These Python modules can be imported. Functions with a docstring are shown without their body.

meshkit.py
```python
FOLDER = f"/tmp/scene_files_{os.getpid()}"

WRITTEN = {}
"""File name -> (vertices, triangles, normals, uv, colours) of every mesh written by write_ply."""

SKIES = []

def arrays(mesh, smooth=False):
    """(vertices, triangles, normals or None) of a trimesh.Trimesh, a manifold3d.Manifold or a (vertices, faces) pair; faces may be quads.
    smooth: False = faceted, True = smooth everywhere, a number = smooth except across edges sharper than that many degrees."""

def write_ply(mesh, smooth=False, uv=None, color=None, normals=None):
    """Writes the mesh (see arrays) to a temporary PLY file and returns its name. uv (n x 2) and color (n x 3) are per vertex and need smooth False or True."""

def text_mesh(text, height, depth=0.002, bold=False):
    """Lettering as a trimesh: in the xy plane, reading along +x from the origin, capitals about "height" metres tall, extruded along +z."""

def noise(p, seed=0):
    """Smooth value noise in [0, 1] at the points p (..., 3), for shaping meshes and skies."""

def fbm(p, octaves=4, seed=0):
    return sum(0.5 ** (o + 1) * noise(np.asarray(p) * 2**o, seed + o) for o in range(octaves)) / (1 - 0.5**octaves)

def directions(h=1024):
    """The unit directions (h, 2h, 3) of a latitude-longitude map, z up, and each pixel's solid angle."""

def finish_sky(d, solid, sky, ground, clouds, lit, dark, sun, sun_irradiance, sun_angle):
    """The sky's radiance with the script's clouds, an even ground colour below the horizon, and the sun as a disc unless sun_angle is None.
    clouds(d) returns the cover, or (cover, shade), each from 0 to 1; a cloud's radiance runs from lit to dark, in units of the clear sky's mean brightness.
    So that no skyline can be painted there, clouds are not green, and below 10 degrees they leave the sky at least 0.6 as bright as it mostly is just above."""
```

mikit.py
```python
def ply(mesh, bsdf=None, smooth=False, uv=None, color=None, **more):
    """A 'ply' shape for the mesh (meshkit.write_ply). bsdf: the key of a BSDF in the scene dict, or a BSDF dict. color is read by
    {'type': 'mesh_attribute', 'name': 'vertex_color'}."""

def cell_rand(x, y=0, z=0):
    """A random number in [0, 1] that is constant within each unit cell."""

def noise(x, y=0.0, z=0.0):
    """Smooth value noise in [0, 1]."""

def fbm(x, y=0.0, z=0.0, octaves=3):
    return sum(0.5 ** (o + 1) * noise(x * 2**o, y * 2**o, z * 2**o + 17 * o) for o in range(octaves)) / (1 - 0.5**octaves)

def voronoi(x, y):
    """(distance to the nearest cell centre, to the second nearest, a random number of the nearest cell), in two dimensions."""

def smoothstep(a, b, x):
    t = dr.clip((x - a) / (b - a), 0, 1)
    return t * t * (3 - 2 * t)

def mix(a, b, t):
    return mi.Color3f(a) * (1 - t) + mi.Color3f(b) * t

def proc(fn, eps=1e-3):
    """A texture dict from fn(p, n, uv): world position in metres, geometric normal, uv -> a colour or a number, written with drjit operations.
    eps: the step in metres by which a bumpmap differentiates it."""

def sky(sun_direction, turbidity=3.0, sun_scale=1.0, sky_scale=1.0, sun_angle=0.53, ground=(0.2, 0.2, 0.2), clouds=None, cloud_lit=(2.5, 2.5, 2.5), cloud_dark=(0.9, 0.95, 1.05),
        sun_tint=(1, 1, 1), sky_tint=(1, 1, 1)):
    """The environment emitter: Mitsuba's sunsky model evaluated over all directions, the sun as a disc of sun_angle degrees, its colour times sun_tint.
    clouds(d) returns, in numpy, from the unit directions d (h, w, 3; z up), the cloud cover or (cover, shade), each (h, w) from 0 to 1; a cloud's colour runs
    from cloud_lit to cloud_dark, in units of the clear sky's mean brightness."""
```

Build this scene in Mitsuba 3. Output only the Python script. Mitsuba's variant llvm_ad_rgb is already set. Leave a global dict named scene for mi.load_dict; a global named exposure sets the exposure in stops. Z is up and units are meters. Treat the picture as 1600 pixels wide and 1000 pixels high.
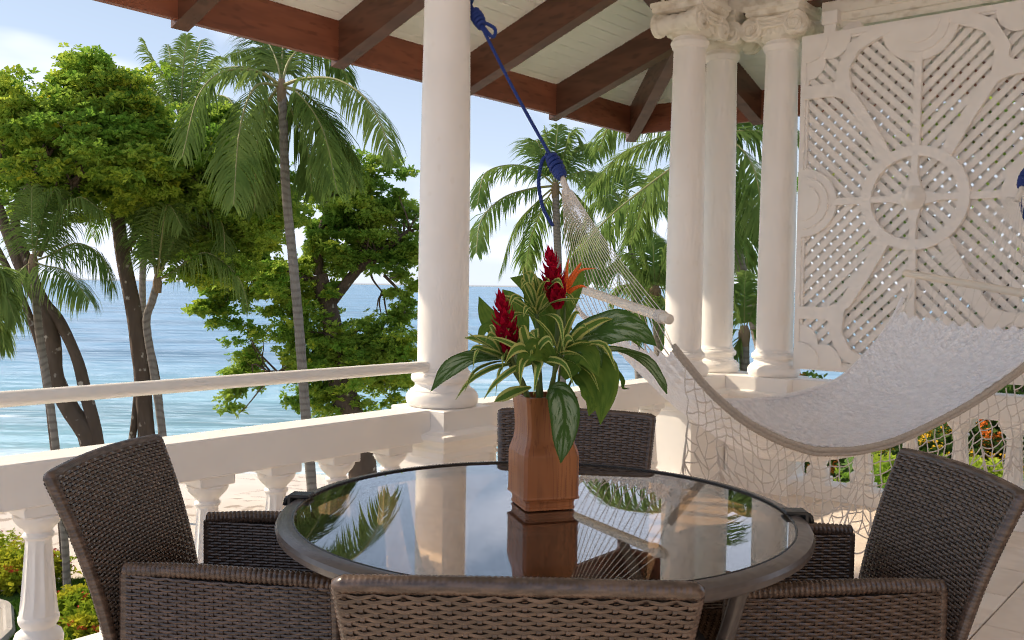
import math, random
import numpy as np, trimesh, mitsuba as mi, drjit as dr
from shapely.geometry import Polygon, Point, LineString, box as sbox
from shapely.ops import unary_union
from shapely import affinity
import mikit
from mikit import proc, noise, fbm, smoothstep, mix, ply

TF = mi.ScalarTransform4f
scene, labels = {}, {}

# ------------------------------------------------------------------ camera, sky, exposure
EYE = np.array([0.0, 0.0, 1.25])
FOC, AZ, PITCH, ROLL = 1430.0, math.radians(40.3), math.radians(2.1), 0.0165
FH = np.array([math.cos(AZ), math.sin(AZ), 0]); RT = np.array([math.sin(AZ), -math.cos(AZ), 0]); UP = np.array([0, 0, 1.0])
FW = FH * math.cos(PITCH) - UP * math.sin(PITCH); U0 = UP * math.cos(PITCH) + FH * math.sin(PITCH)
CR = RT * math.cos(ROLL) + U0 * math.sin(ROLL); CU = U0 * math.cos(ROLL) - RT * math.sin(ROLL)
scene['camera'] = {'type': 'perspective', 'fov': math.degrees(2 * math.atan(800 / FOC)), 'fov_axis': 'x', 'near_clip': 0.05, 'far_clip': 9000.0,
                   'to_world': TF().look_at(origin=EYE.tolist(), target=(EYE + FW).tolist(), up=CU.tolist())}
exposure = 2.0
SUN_AZ, SUN_EL = math.radians(20.6), math.radians(37.0)
SUN = [-math.sin(SUN_AZ) * math.cos(SUN_EL), math.cos(SUN_AZ) * math.cos(SUN_EL), math.sin(SUN_EL)]


def np_noise(p, seed=0):
    i = np.floor(p).astype(np.int64); t = p - i; t = t * t * (3 - 2 * t)
    def h(dx, dy, dz):
        n = (i[..., 0] + dx) * 374761393 + (i[..., 1] + dy) * 668265263 + (i[..., 2] + dz) * 2147483647 + seed * 974711
        n = (n ^ (n >> 13)) * 1274126177
        return ((n ^ (n >> 16)) & 0xFFFFFF) / 16777215.0
    a = [[[h(x, y, z) for z in (0, 1)] for y in (0, 1)] for x in (0, 1)]
    l = lambda u, v, w: u * (1 - w) + v * w
    return l(l(l(a[0][0][0], a[1][0][0], t[..., 0]), l(a[0][1][0], a[1][1][0], t[..., 0]), t[..., 1]),
             l(l(a[0][0][1], a[1][0][1], t[..., 0]), l(a[0][1][1], a[1][1][1], t[..., 0]), t[..., 1]), t[..., 2])


def np_fbm(p, o=4, seed=0):
    return sum(0.5 ** (k + 1) * np_noise(p * 2 ** k + 13.7 * k, seed) for k in range(o)) / (1 - 0.5 ** o)


def clouds(d):
    z = np.maximum(d[..., 2:3], 0.0)
    q = d[..., :2] / (z + 0.22)
    p = np.concatenate([q * np.array([1.1, 1.6]), z * 3], -1)
    n = np_fbm(p * 1.5, 5, 243)
    puff = np.clip((n - 0.46) / 0.13, 0, 1)
    veil = 0.13 + 0.60 * np.exp(-z[..., 0] / 0.23)
    return np.clip(veil + 0.5 * puff, 0, 0.95), 0.25 * puff * 0


scene['sky'] = mikit.sky(SUN, turbidity=3.0, sun_angle=0.9, clouds=clouds, cloud_lit=(3.0, 3.2, 3.75), cloud_dark=(0.95, 1.0, 1.1), sun_tint=(0.95, 1.0, 1.08), ground=(0.25, 0.24, 0.2))

# ------------------------------------------------------------------ helpers


def V(lat, depth, z):
    """A point given in metres to the right of and in front of the terrace seat (origin), and its height."""
    return FH * depth + RT * lat + UP * z


def at(px, py, depth):
    """A point depth metres in front of the origin, seen at the photograph's pixel."""
    r = FW + CR * ((px - 800) / FOC) + CU * ((500 - py) / FOC)
    return EYE + r * (depth / (r @ FH))


def cat(ms):
    vs, fs, n = [], [], 0
    for v, f in ms:
        v = np.asarray(v, float); f = np.asarray(f, int)
        if f.shape[1] == 4:
            f = np.vstack([f[:, [0, 1, 2]], f[:, [0, 2, 3]]])
        vs.append(v); fs.append(f + n); n += len(v)
    return np.vstack(vs), np.vstack(fs)


BOXF = np.array([[0, 1, 3], [0, 3, 2], [4, 6, 7], [4, 7, 5], [0, 4, 5], [0, 5, 1], [2, 3, 7], [2, 7, 6], [0, 2, 6], [0, 6, 4], [1, 5, 7], [1, 7, 3]])


def box(x0, x1, y0, y1, z0, z1):
    return np.array([[x, y, z] for x in (x0, x1) for y in (y0, y1) for z in (z0, z1)], float), BOXF


def cbox(x0, x1, y0, y1, z0, z1, c=0.006):
    """A box with chamfered edges."""
    v = []
    for sx, X in ((-1, x0), (1, x1)):
        for sy, Y in ((-1, y0), (1, y1)):
            for sz, Z in ((-1, z0), (1, z1)):
                v += [(X, Y - sy * c, Z - sz * c), (X - sx * c, Y, Z - sz * c), (X - sx * c, Y - sy * c, Z)]
    h = trimesh.Trimesh(np.array(v)).convex_hull
    return np.array(h.vertices), np.array(h.faces)


def hexa(p):
    """8 corners ordered as box(): index = 4*x + 2*y + z."""
    return np.array(p, float), BOXF


def tube(pts, rad, sides=8, caps=True, closed=False):
    p = np.asarray(pts, float); n = len(p); r = np.broadcast_to(np.asarray(rad, float), (n,))
    t = (np.roll(p, -1, 0) - np.roll(p, 1, 0)) if closed else np.gradient(p, axis=0)
    t /= np.linalg.norm(t, axis=1, keepdims=True) + 1e-12
    a = np.zeros_like(p)
    s = np.cross(t[0], [0, 0, 1.0] if abs(t[0, 2]) < 0.9 else [1.0, 0, 0]); a[0] = s / np.linalg.norm(s)
    for i in range(1, n):
        s = a[i - 1] - t[i] * (a[i - 1] @ t[i]); a[i] = s / (np.linalg.norm(s) + 1e-12)
    b = np.cross(t, a); g = np.arange(sides) * 2 * np.pi / sides
    v = p[:, None] + r[:, None, None] * (np.cos(g)[None, :, None] * a[:, None] + np.sin(g)[None, :, None] * b[:, None])
    m = n if closed else n - 1
    i, j = np.meshgrid(np.arange(m), np.arange(sides), indexing='ij'); i2 = (i + 1) % n; j2 = (j + 1) % sides
    f = np.stack([i * sides + j, i * sides + j2, i2 * sides + j2, i2 * sides + j], -1).reshape(-1, 4)
    f = np.vstack([f[:, [0, 1, 2]], f[:, [0, 2, 3]]]); v = v.reshape(-1, 3)
    if caps and not closed:
        k = np.arange(sides); v = np.vstack([v, p[:1], p[-1:]]); c = n * sides
        f = np.vstack([f, np.stack([k * 0 + c, (k + 1) % sides, k], 1), np.stack([k * 0 + c + 1, (n - 1) * sides + k, (n - 1) * sides + (k + 1) % sides], 1)])
    return v, f


def smooth_path(pts, n=24):
    p = np.asarray(pts, float); m = len(p)
    if m == 2:
        return p[0] + (p[1] - p[0]) * np.linspace(0, 1, n)[:, None]
    q = np.vstack([2 * p[0] - p[1], p, 2 * p[-1] - p[-2]]); out = []
    for x in np.linspace(0, m - 1, n):
        i = min(int(x), m - 2); t = x - i; a, b, c, d = q[i:i + 4]
        out.append(0.5 * ((2 * b) + (-a + c) * t + (2 * a - 5 * b + 4 * c - d) * t * t + (-a + 3 * b - 3 * c + d) * t ** 3))
    return np.array(out)


def lathe(prof, n=48, flutes=None):
    """prof: (radius, z). flutes: (count, depth, z0, z1)."""
    pr = np.array(prof, float); g = np.arange(n) * 2 * np.pi / n
    r = np.repeat(pr[:, :1], n, 1); z = np.repeat(pr[:, 1:2], n, 1)
    if flutes:
        c, dpt, z0, z1 = flutes
        mask = (pr[:, 1] > z0) & (pr[:, 1] < z1)
        r = r - mask[:, None] * dpt * np.abs(np.cos(g * c / 2))[None, :] ** 0.7 * (r / 0.05)
    v = np.stack([r * np.cos(g), r * np.sin(g), z], -1).reshape(-1, 3)
    i, j = np.meshgrid(np.arange(len(pr) - 1), np.arange(n), indexing='ij'); j2 = (j + 1) % n
    f = np.stack([i * n + j, i * n + j2, (i + 1) * n + j2, (i + 1) * n + j], -1).reshape(-1, 4)
    f = np.vstack([f[:, [0, 1, 2]], f[:, [0, 2, 3]]]); k = np.arange(n); c = len(v)
    v = np.vstack([v, [[0, 0, pr[0, 1]], [0, 0, pr[-1, 1]]]])
    f = np.vstack([f, np.stack([k * 0 + c, (k + 1) % n, k], 1), np.stack([k * 0 + c + 1, c - n + k, c - n + (k + 1) % n], 1)])
    return v, f


def loft(sections):
    """sections: list of closed rings (m x 3), equal m; capped."""
    s = np.array(sections, float); n, m = s.shape[:2]; v = s.reshape(-1, 3)
    i, j = np.meshgrid(np.arange(n - 1), np.arange(m), indexing='ij'); j2 = (j + 1) % m
    f = np.stack([i * m + j, i * m + j2, (i + 1) * m + j2, (i + 1) * m + j], -1).reshape(-1, 4)
    f = np.vstack([f[:, [0, 1, 2]], f[:, [0, 2, 3]]]); k = np.arange(m); c = len(v)
    v = np.vstack([v, s[0].mean(0)[None], s[-1].mean(0)[None]])
    return v, np.vstack([f, np.stack([k * 0 + c, (k + 1) % m, k], 1), np.stack([k * 0 + c + 1, c - m + k, c - m + (k + 1) % m], 1)])


def mould(prof, x0, x1, y0, y1):
    """Rectangular footprint grown by prof = (outset, z) from bottom to top."""
    return loft([[(x0 - o, y0 - o, z), (x1 + o, y0 - o, z), (x1 + o, y1 + o, z), (x0 - o, y1 + o, z)] for o, z in prof])


def move(m, x=0, y=0, z=0, rz=0.0):
    v, f = m; c, s = math.cos(rz), math.sin(rz)
    w = np.stack([v[:, 0] * c - v[:, 1] * s + x, v[:, 0] * s + v[:, 1] * c + y, v[:, 2] + z], 1)
    return w, f


def frame(m, o, ax, ay, az):
    v, f = m
    return o + v[:, :1] * ax + v[:, 1:2] * ay + v[:, 2:3] * az, f


def prism(poly, h):
    out = []
    for g in (poly.geoms if hasattr(poly, 'geoms') else [poly]):
        if g.geom_type == 'Polygon' and g.area > 1e-6:
            t = trimesh.creation.extrude_polygon(g, h); out.append((np.array(t.vertices), np.array(t.faces)))
    return cat(out)


def sheet(P):
    """(n, m, 3) grid of points -> an open sheet."""
    n, m = P.shape[:2]; i, j = np.meshgrid(np.arange(n - 1), np.arange(m - 1), indexing='ij')
    f = np.stack([i * m + j, i * m + j + 1, (i + 1) * m + j + 1, (i + 1) * m + j], -1).reshape(-1, 4)
    return P.reshape(-1, 3), np.vstack([f[:, [0, 1, 2]], f[:, [0, 2, 3]]])


taken = {}


def key_of(name):
    k = taken.get(name, 0); taken[name] = k + 1
    return name if k == 0 else f'{name}_{k:03d}'


def thing(name, label, cat_, group=None):
    k = key_of(name); labels[k] = {'label': label, 'category': cat_}
    if group: labels[k]['group'] = group
    return k


def put(parent, name, mesh, mat, smooth=False, label=None, kind=None, **kw):
    k = key_of(parent + '__' + name)
    scene[k] = mesh if isinstance(mesh, dict) else ply(mesh, mat, smooth=smooth, **kw)
    if label or kind:
        labels[k] = {}
        if label: labels[k]['label'] = label
        if kind: labels[k]['kind'] = kind
    return k


def single(name, label, cat_, mesh, mat, smooth=False, group=None, kind=None, **kw):
    k = key_of(name); scene[k] = mesh if isinstance(mesh, dict) else ply(mesh, mat, smooth=smooth, **kw)
    labels[k] = {'label': label, 'category': cat_}
    if group: labels[k]['group'] = group
    if kind: labels[k]['kind'] = kind
    return k


def structure(name, mesh, mat, smooth=False, **kw):
    k = key_of(name); scene[k] = ply(mesh, mat, smooth=smooth, **kw); labels[k] = {'kind': 'structure', 'label': name.replace('_', ' '), 'category': name.replace('_', ' ')}
    return k


# ------------------------------------------------------------------ materials
def two(d): return {'type': 'twosided', 'bsdf': d}
def rgb(*c): return {'type': 'rgb', 'value': list(c)}
def pr(col, rough=0.5, spec=0.5, **k): return two({'type': 'principled', 'base_color': col if isinstance(col, dict) else rgb(*col), 'roughness': rough, 'specular': spec, **k})


def paint_col(p, n, uv):
    a = fbm(p.x * 3.1, p.y * 3.1, p.z * 2.3, 3); b = fbm(p.x * 23, p.y * 23, p.z * 17, 2)
    c = mix((0.83, 0.80, 0.76), (0.79, 0.755, 0.71), smoothstep(0.35, 0.75, a))
    return mix(c, (0.66, 0.61, 0.53), smoothstep(0.74, 0.86, b) * 0.2)


scene['m_paint'] = {'type': 'bumpmap', 'tex': proc(lambda p, n, uv: fbm(p.x * 60, p.y * 60, p.z * 60, 2)), 'scale': 0.0005,
                    'bsdf': pr(proc(paint_col), 0.42, 0.45)}
scene['m_carve'] = pr(proc(lambda p, n, uv: mix((0.76, 0.72, 0.63), (0.60, 0.54, 0.44), smoothstep(0.45, 0.8, fbm(p.x * 19, p.y * 19, p.z * 19, 3)))), 0.5, 0.35)
scene['m_lattice'] = pr(proc(lambda p, n, uv: mix((0.81, 0.78, 0.74), (0.74, 0.705, 0.66), fbm(p.x * 9, p.y * 9, p.z * 9, 3))), 0.45, 0.4)
scene['m_board'] = pr(proc(lambda p, n, uv: mix((0.88, 0.875, 0.865), (0.84, 0.83, 0.815), fbm(p.x * 2, p.y * 2, p.z * 30, 3))), 0.5, 0.35)
scene['m_deck'] = pr((0.5, 0.3, 0.2), 0.7)
scene['m_pipe'] = pr((0.80, 0.78, 0.73), 0.3, 0.5)


def wood(a, b, c, freq):
    def f(p, n, uv):
        q = fbm(p.x * 3 + p.y * 2.2, p.y * 3 - p.x * 2.2, p.z * 14, 4)
        g = fbm(p.x * freq * .2 + p.y * freq, p.y * freq * .3 - p.x * freq, p.z * freq * 3, 2)
        return mix(mix(a, b, smoothstep(.3, .7, q)), c, smoothstep(.55, .8, g) * .6)
    return f


scene['m_rafter'] = pr(proc(wood((0.085, 0.036, 0.022), (0.125, 0.052, 0.032), (0.055, 0.024, 0.016), 11)), 0.42, 0.45)
scene['m_fascia'] = pr(proc(wood((0.20, 0.066, 0.038), (0.26, 0.088, 0.05), (0.13, 0.043, 0.026), 11)), 0.42, 0.45)
scene['m_rope'] = pr((0.012, 0.035, 0.19), 0.6, 0.4, sheen=0.5)


def tile_col(p, n, uv):
    cx, cy = mi.Float(dr.floor(p.x / 0.42)), mi.Float(dr.floor(p.y / 0.42))
    k = mikit.cell_rand(cx, cy, 3.0)
    a = fbm(p.x * 7 + k * 9, p.y * 7, 0, 4)
    c = mix((0.64, 0.545, 0.45), (0.73, 0.64, 0.545), smoothstep(.3, .7, a))
    return mix(c, (0.59, 0.50, 0.41), k * 0.5)


scene['m_tile'] = pr(proc(tile_col), 0.32, 0.5)
scene['m_grout'] = pr((0.36, 0.29, 0.22), 0.8)
scene['m_wall'] = pr((0.60, 0.47, 0.36), 0.7, 0.3)


def wick_col(p, n, uv):
    a = fbm(p.x * 45, p.y * 45, p.z * 160, 2); b = noise(p.x * 7, p.y * 7, p.z * 7)
    return mix(mix((0.044, 0.030, 0.023), (0.115, 0.077, 0.057), smoothstep(.3, .75, a)), (0.085, 0.048, 0.033), b * 0.4)


scene['m_wicker'] = pr(proc(wick_col), 0.27, 0.6)
scene['m_core'] = pr((0.022, 0.015, 0.012), 0.6, 0.3)
scene['m_rim'] = pr(proc(lambda p, n, uv: mix((0.068, 0.056, 0.052), (0.090, 0.075, 0.068), noise(p.x * 80, p.y * 80, p.z * 80))), 0.27, 0.6)
scene['m_black'] = pr((0.012, 0.013, 0.014), 0.35, 0.5)
scene['m_glass'] = {'type': 'blendbsdf', 'weight': proc(lambda p, n, uv: 0.012 + 0.03 * smoothstep(.55, .8, fbm(p.x * 9, p.y * 9, 0, 4))),   # a little dust
                    'a': {'type': 'thindielectric', 'int_ior': 1.62, 'specular_transmittance': rgb(0.34, 0.235, 0.135)}, 'b': {'type': 'diffuse', 'reflectance': rgb(.45, .42, .38)}}


def vase_col(p, n, uv):
    q = fbm(p.x * 26 + p.y * 10, p.y * 26 - p.x * 10, p.z * 3.0, 4)
    g = fbm((p.x + p.y) * 190, (p.x - p.y) * 190, p.z * 9, 2)
    return mix(mix((0.27, 0.085, 0.026), (0.37, 0.13, 0.042), smoothstep(.3, .7, q)), (0.17, 0.055, 0.02), smoothstep(.5, .8, g) * .65)


scene['m_vase'] = pr(proc(vase_col), 0.36, 0.45)
scene['m_cotton'] = {'type': 'bumpmap', 'tex': proc(lambda p, n, uv: noise(p.x * 210, p.y * 210, p.z * 210), eps=4e-4), 'scale': 0.002,
                     'bsdf': pr(proc(lambda p, n, uv: mix((0.87, 0.86, 0.86), (0.78, 0.76, 0.76), smoothstep(.3, .8, fbm(p.x * 90, p.y * 90, p.z * 90, 2)))), 0.85, 0.2, sheen=0.4)}
scene['m_cord'] = pr((0.68, 0.64, 0.58), 0.8, 0.2)
scene['m_net'] = pr((0.64, 0.59, 0.53), 0.8, 0.2)
scene['m_band'] = pr(proc(lambda p, n, uv: mix((0.50, 0.44, 0.37), (0.40, 0.345, 0.285), noise(p.x * 160, p.y * 160, p.z * 160))), 0.85, 0.2)
scene['m_spreader'] = pr((0.70, 0.63, 0.53), 0.45, 0.4)


def leafmat(a, b, trans, scale=1.7, rough=0.42):
    col = proc(lambda p, n, uv: mix(a, b, smoothstep(.3, .72, fbm(p.x * scale, p.y * scale, p.z * scale, 3))))
    return {'type': 'principledthin', 'base_color': col, 'roughness': rough, 'diff_trans': trans, 'spec_trans': 0.0, 'eta': 1.4}


scene['m_leaf_light'] = leafmat((0.20, 0.38, 0.05), (0.52, 0.62, 0.08), 1.05, 2.2)
scene['m_leaf_dark'] = leafmat((0.19, 0.35, 0.055), (0.42, 0.55, 0.09), 1.1, 1.8)
scene['m_palm'] = leafmat((0.14, 0.23, 0.055), (0.23, 0.32, 0.085), 1.0, 1.6, 0.30)
scene['m_petiole'] = pr((0.26, 0.25, 0.09), 0.5)
scene['m_husk'] = pr((0.22, 0.15, 0.085), 0.8)
scene['m_bark'] = {'type': 'bumpmap', 'tex': proc(lambda p, n, uv: fbm(p.x * 14, p.y * 14, p.z * 6, 3), eps=5e-3), 'scale': 0.05,
                   'bsdf': pr(proc(lambda p, n, uv: mix(mix((0.085, 0.06, 0.045), (0.15, 0.115, 0.09), fbm(p.x * 7, p.y * 7, p.z * 3, 3)), (0.42, 0.38, 0.33), smoothstep(.68, .78, fbm(p.x * 13 + 5, p.y * 13, p.z * 9, 3)))), 0.85, 0.2)}
scene['m_palmbark'] = pr(proc(lambda p, n, uv: mix(mix((0.20, 0.175, 0.15), (0.31, 0.275, 0.24), fbm(p.x * 9, p.y * 9, p.z * 9, 3)), (0.11, 0.09, 0.075), smoothstep(.70, 1.0, dr.abs(dr.sin(p.z * 34 + 4 * noise(p.x * 8, p.y * 8, p.z * 2)))) * (.25 + .5 * noise(p.x * 12, p.y * 12, p.z * 3)))), 0.85, 0.2)


def sea_col(p, n, uv):
    dep = p.x * float(FH[0]) + p.y * float(FH[1]); lat = p.x * float(RT[0]) + p.y * float(RT[1])
    a = smoothstep(26.0, 75.0, dep + 6 * fbm(lat * .05, dep * .12, 0, 2))
    c = mix((0.20, 0.37, 0.41), (0.10, 0.22, 0.33), a) * (0.84 + 0.32 * smoothstep(.3, .62, fbm(lat * 0.012, dep * 0.16, 0, 3)))
    w = fbm(lat * 0.05 + 3, dep * 0.33, 0, 4)
    foam = smoothstep(0.60, 0.70, w) * smoothstep(70., 30., dep) * smoothstep(.35, .6, fbm(lat * .6, dep * 1.6, 0, 4))
    edge = smoothstep(30.5, 26.5, dep + 2.6 * fbm(lat * .22, 4, 0, 3)) * smoothstep(.25, .5, fbm(lat * 1.1, dep * 1.5, 0, 3))
    return mix(c, (0.75, 0.78, 0.78), dr.maximum(foam * .8, edge))


def sea_h(p, n, uv):
    dep = p.x * float(FH[0]) + p.y * float(FH[1]); lat = p.x * float(RT[0]) + p.y * float(RT[1])
    k = 1.0 / (1.0 + dep / 60.0)
    return fbm(lat * 0.12, dep * 0.5, 0, 3) * 1.1 + fbm(lat * .8, dep * 1.7, 0, 3) * 0.30 * k + fbm(lat * 0.02, dep * 0.07, 0, 2) * 3.0


scene['m_sea'] = {'type': 'bumpmap', 'tex': proc(sea_h, eps=0.05), 'scale': 0.5, 'bsdf': pr(proc(sea_col), 0.22, 0.5)}
scene['m_sand'] = pr(proc(lambda p, n, uv: mix(mix((0.59, 0.505, 0.43), (0.69, 0.61, 0.535), fbm(p.x * .8, p.y * .8, 0, 4)), (0.30, 0.22, 0.16), smoothstep(.66, .8, fbm(p.x * 3.3, p.y * 3.3, 1, 3)) * .7)), 0.9, 0.1)
scene['m_lawn'] = pr(proc(lambda p, n, uv: mix((0.035, 0.075, 0.016), (0.07, 0.115, 0.025), fbm(p.x * 6, p.y * 6, 0, 3))), 0.9, 0.1)
scene['m_grass'] = leafmat((0.06, 0.14, 0.02), (0.12, 0.21, 0.03), 0.8, 3.0, 0.5)
scene['m_path'] = pr(proc(lambda p, n, uv: mix((0.45, 0.41, 0.36), (0.36, 0.32, 0.28), fbm(p.x * 5, p.y * 5, 0, 4))), 0.85, 0.2)
scene['m_croton'] = leafmat((0.24, 0.34, 0.03), (0.52, 0.50, 0.04), 0.9, 4.0)
scene['m_shrub'] = leafmat((0.06, 0.13, 0.03), (0.13, 0.21, 0.05), 0.9, 4.0)
scene['m_petal_red'] = pr((0.55, 0.05, 0.03), 0.6, 0.2)
scene['m_petal_orange'] = pr((0.75, 0.22, 0.03), 0.6, 0.2)
scene['m_petal_yellow'] = pr((0.75, 0.48, 0.04), 0.6, 0.2)


def varieg(p, n, uv):
    m = dr.abs(uv.y - 0.5) * 2; s = noise(uv.x * 5, uv.y * 30, p.x * 40)
    return mix((0.12, 0.22, 0.045), (0.52, 0.53, 0.17), smoothstep(.44, .56, m + .16 * (s - .5)))


def silver(p, n, uv):
    m = dr.abs(uv.y - 0.5) * 2
    band = fbm(uv.x * 16 - m * 5, m * 3.2, p.z * 9, 3)
    edge = smoothstep(.98, .6, m) * smoothstep(.05, .2, m) * smoothstep(.0, .25, uv.x) * smoothstep(1., .7, uv.x)
    return mix((0.065, 0.13, 0.030), (0.32, 0.40, 0.25), smoothstep(.36, .56, band) * edge * .85)


scene['m_varieg'] = {'type': 'principledthin', 'base_color': proc(varieg), 'roughness': 0.35, 'diff_trans': 0.6, 'spec_trans': 0.0, 'eta': 1.45}
scene['m_silver'] = {'type': 'principledthin', 'base_color': proc(silver), 'roughness': 0.33, 'diff_trans': 0.6, 'spec_trans': 0.0, 'eta': 1.45}
scene['m_broad'] = {'type': 'principledthin', 'base_color': proc(lambda p, n, uv: mix((0.085, 0.17, 0.030), (0.16, 0.25, 0.045), smoothstep(.2, .8, fbm(uv.x * 9, dr.abs(uv.y - .5) * 12, p.z * 5, 2)))), 'roughness': 0.33, 'diff_trans': 0.8, 'spec_trans': 0.0, 'eta': 1.45}
scene['m_ginger'] = {'type': 'principledthin', 'base_color': proc(lambda p, n, uv: mix((0.30, 0.005, 0.022), (0.46, 0.010, 0.040), fbm(p.x * 90, p.y * 90, p.z * 90, 2))), 'roughness': 0.35, 'diff_trans': 0.5, 'spec_trans': 0.0, 'eta': 1.45}
scene['m_helic'] = pr((0.72, 0.14, 0.025), 0.35, 0.5)
scene['m_stem'] = pr((0.10, 0.15, 0.04), 0.5)

# ------------------------------------------------------------------ ground, sea
GZ = -2.85


def ground_z(lat, dep):
    return GZ + 0.12 * np.sin(lat * .5) * np.sin(dep * .37) - np.clip((dep - 17) / 10.0, 0, 3.0) * 1.5


def ld_grid(lat, dep, zf):
    L, D = np.meshgrid(lat, dep, indexing='ij'); Z = zf(L, D)
    return FH[None, None] * D[..., None] + RT[None, None] * L[..., None] + UP[None, None] * Z[..., None]


gl = np.concatenate([np.linspace(-400, -40, 10), np.linspace(-36, 60, 90), np.linspace(70, 400, 8)])
gd = np.concatenate([np.linspace(-60, -2, 8), np.linspace(0, 40, 90)])
structure('sand_beach', sheet(ld_grid(gl, gd, ground_z)[::-1]), 'm_sand', smooth=True)
sl = np.linspace(-6000, 6000, 7); sd = np.array([18.0, 26, 40, 100, 400, 1500, 7000])
structure('sea', sheet(ld_grid(sl, sd, lambda l, d: 0 * l - 4.15)[::-1]), 'm_sea')


def ld_patch(poly, dz, step=0.35):
    """A sheet that follows the ground, dz above it, over a polygon in (lat, depth)."""
    tri = trimesh.creation.triangulate_polygon(poly, engine='earcut')
    m = trimesh.Trimesh(np.c_[tri[0], np.zeros(len(tri[0]))], tri[1], process=False).subdivide_to_size(step, max_iter=12)
    l, d = m.vertices[:, 0], m.vertices[:, 1]
    v = FH * d[:, None] + RT * l[:, None] + UP * (ground_z(l, d) + dz)[:, None]
    f = np.array(m.faces)
    nz = np.cross(v[f[:, 1]] - v[f[:, 0]], v[f[:, 2]] - v[f[:, 0]])[:, 2]
    f[nz < 0] = f[nz < 0][:, ::-1]
    return v, f


lawn_poly = Polygon([(-9, 4), (-9, 11.2), (-7.2, 11.6), (-6.2, 12.0), (-5.6, 12.3), (-4.9, 12.2), (-4.0, 11.2), (-3.0, 10.2), (-1.2, 9.4), (4, 9.2), (9, 9.0), (22, 9.4), (22, -6), (9, -6), (5, 2), (-2, 4)])
structure('lawn', ld_patch(lawn_poly, 0.02), 'm_lawn', smooth=True)
path_line = LineString([(-11, 11.7), (-8.4, 11.5), (-7.2, 11.25), (-6.5, 10.8), (-6.1, 10.1), (-5.95, 9.0), (-5.9, 4.0)])
structure('garden_path', ld_patch(path_line.buffer(0.42, cap_style=2), 0.035), 'm_path', smooth=True)
kerb_pts = []
for side in (1, -1):
    o = np.array(path_line.parallel_offset(0.47, 'left' if side > 0 else 'right').coords)
    o = smooth_path(o, 40)
    kerb_pts.append(tube([V(l, d, ground_z(l, d) + 0.05) for l, d in o], 0.06, 6))
structure('path_kerb', cat(kerb_pts), 'm_path', smooth=40)


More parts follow.
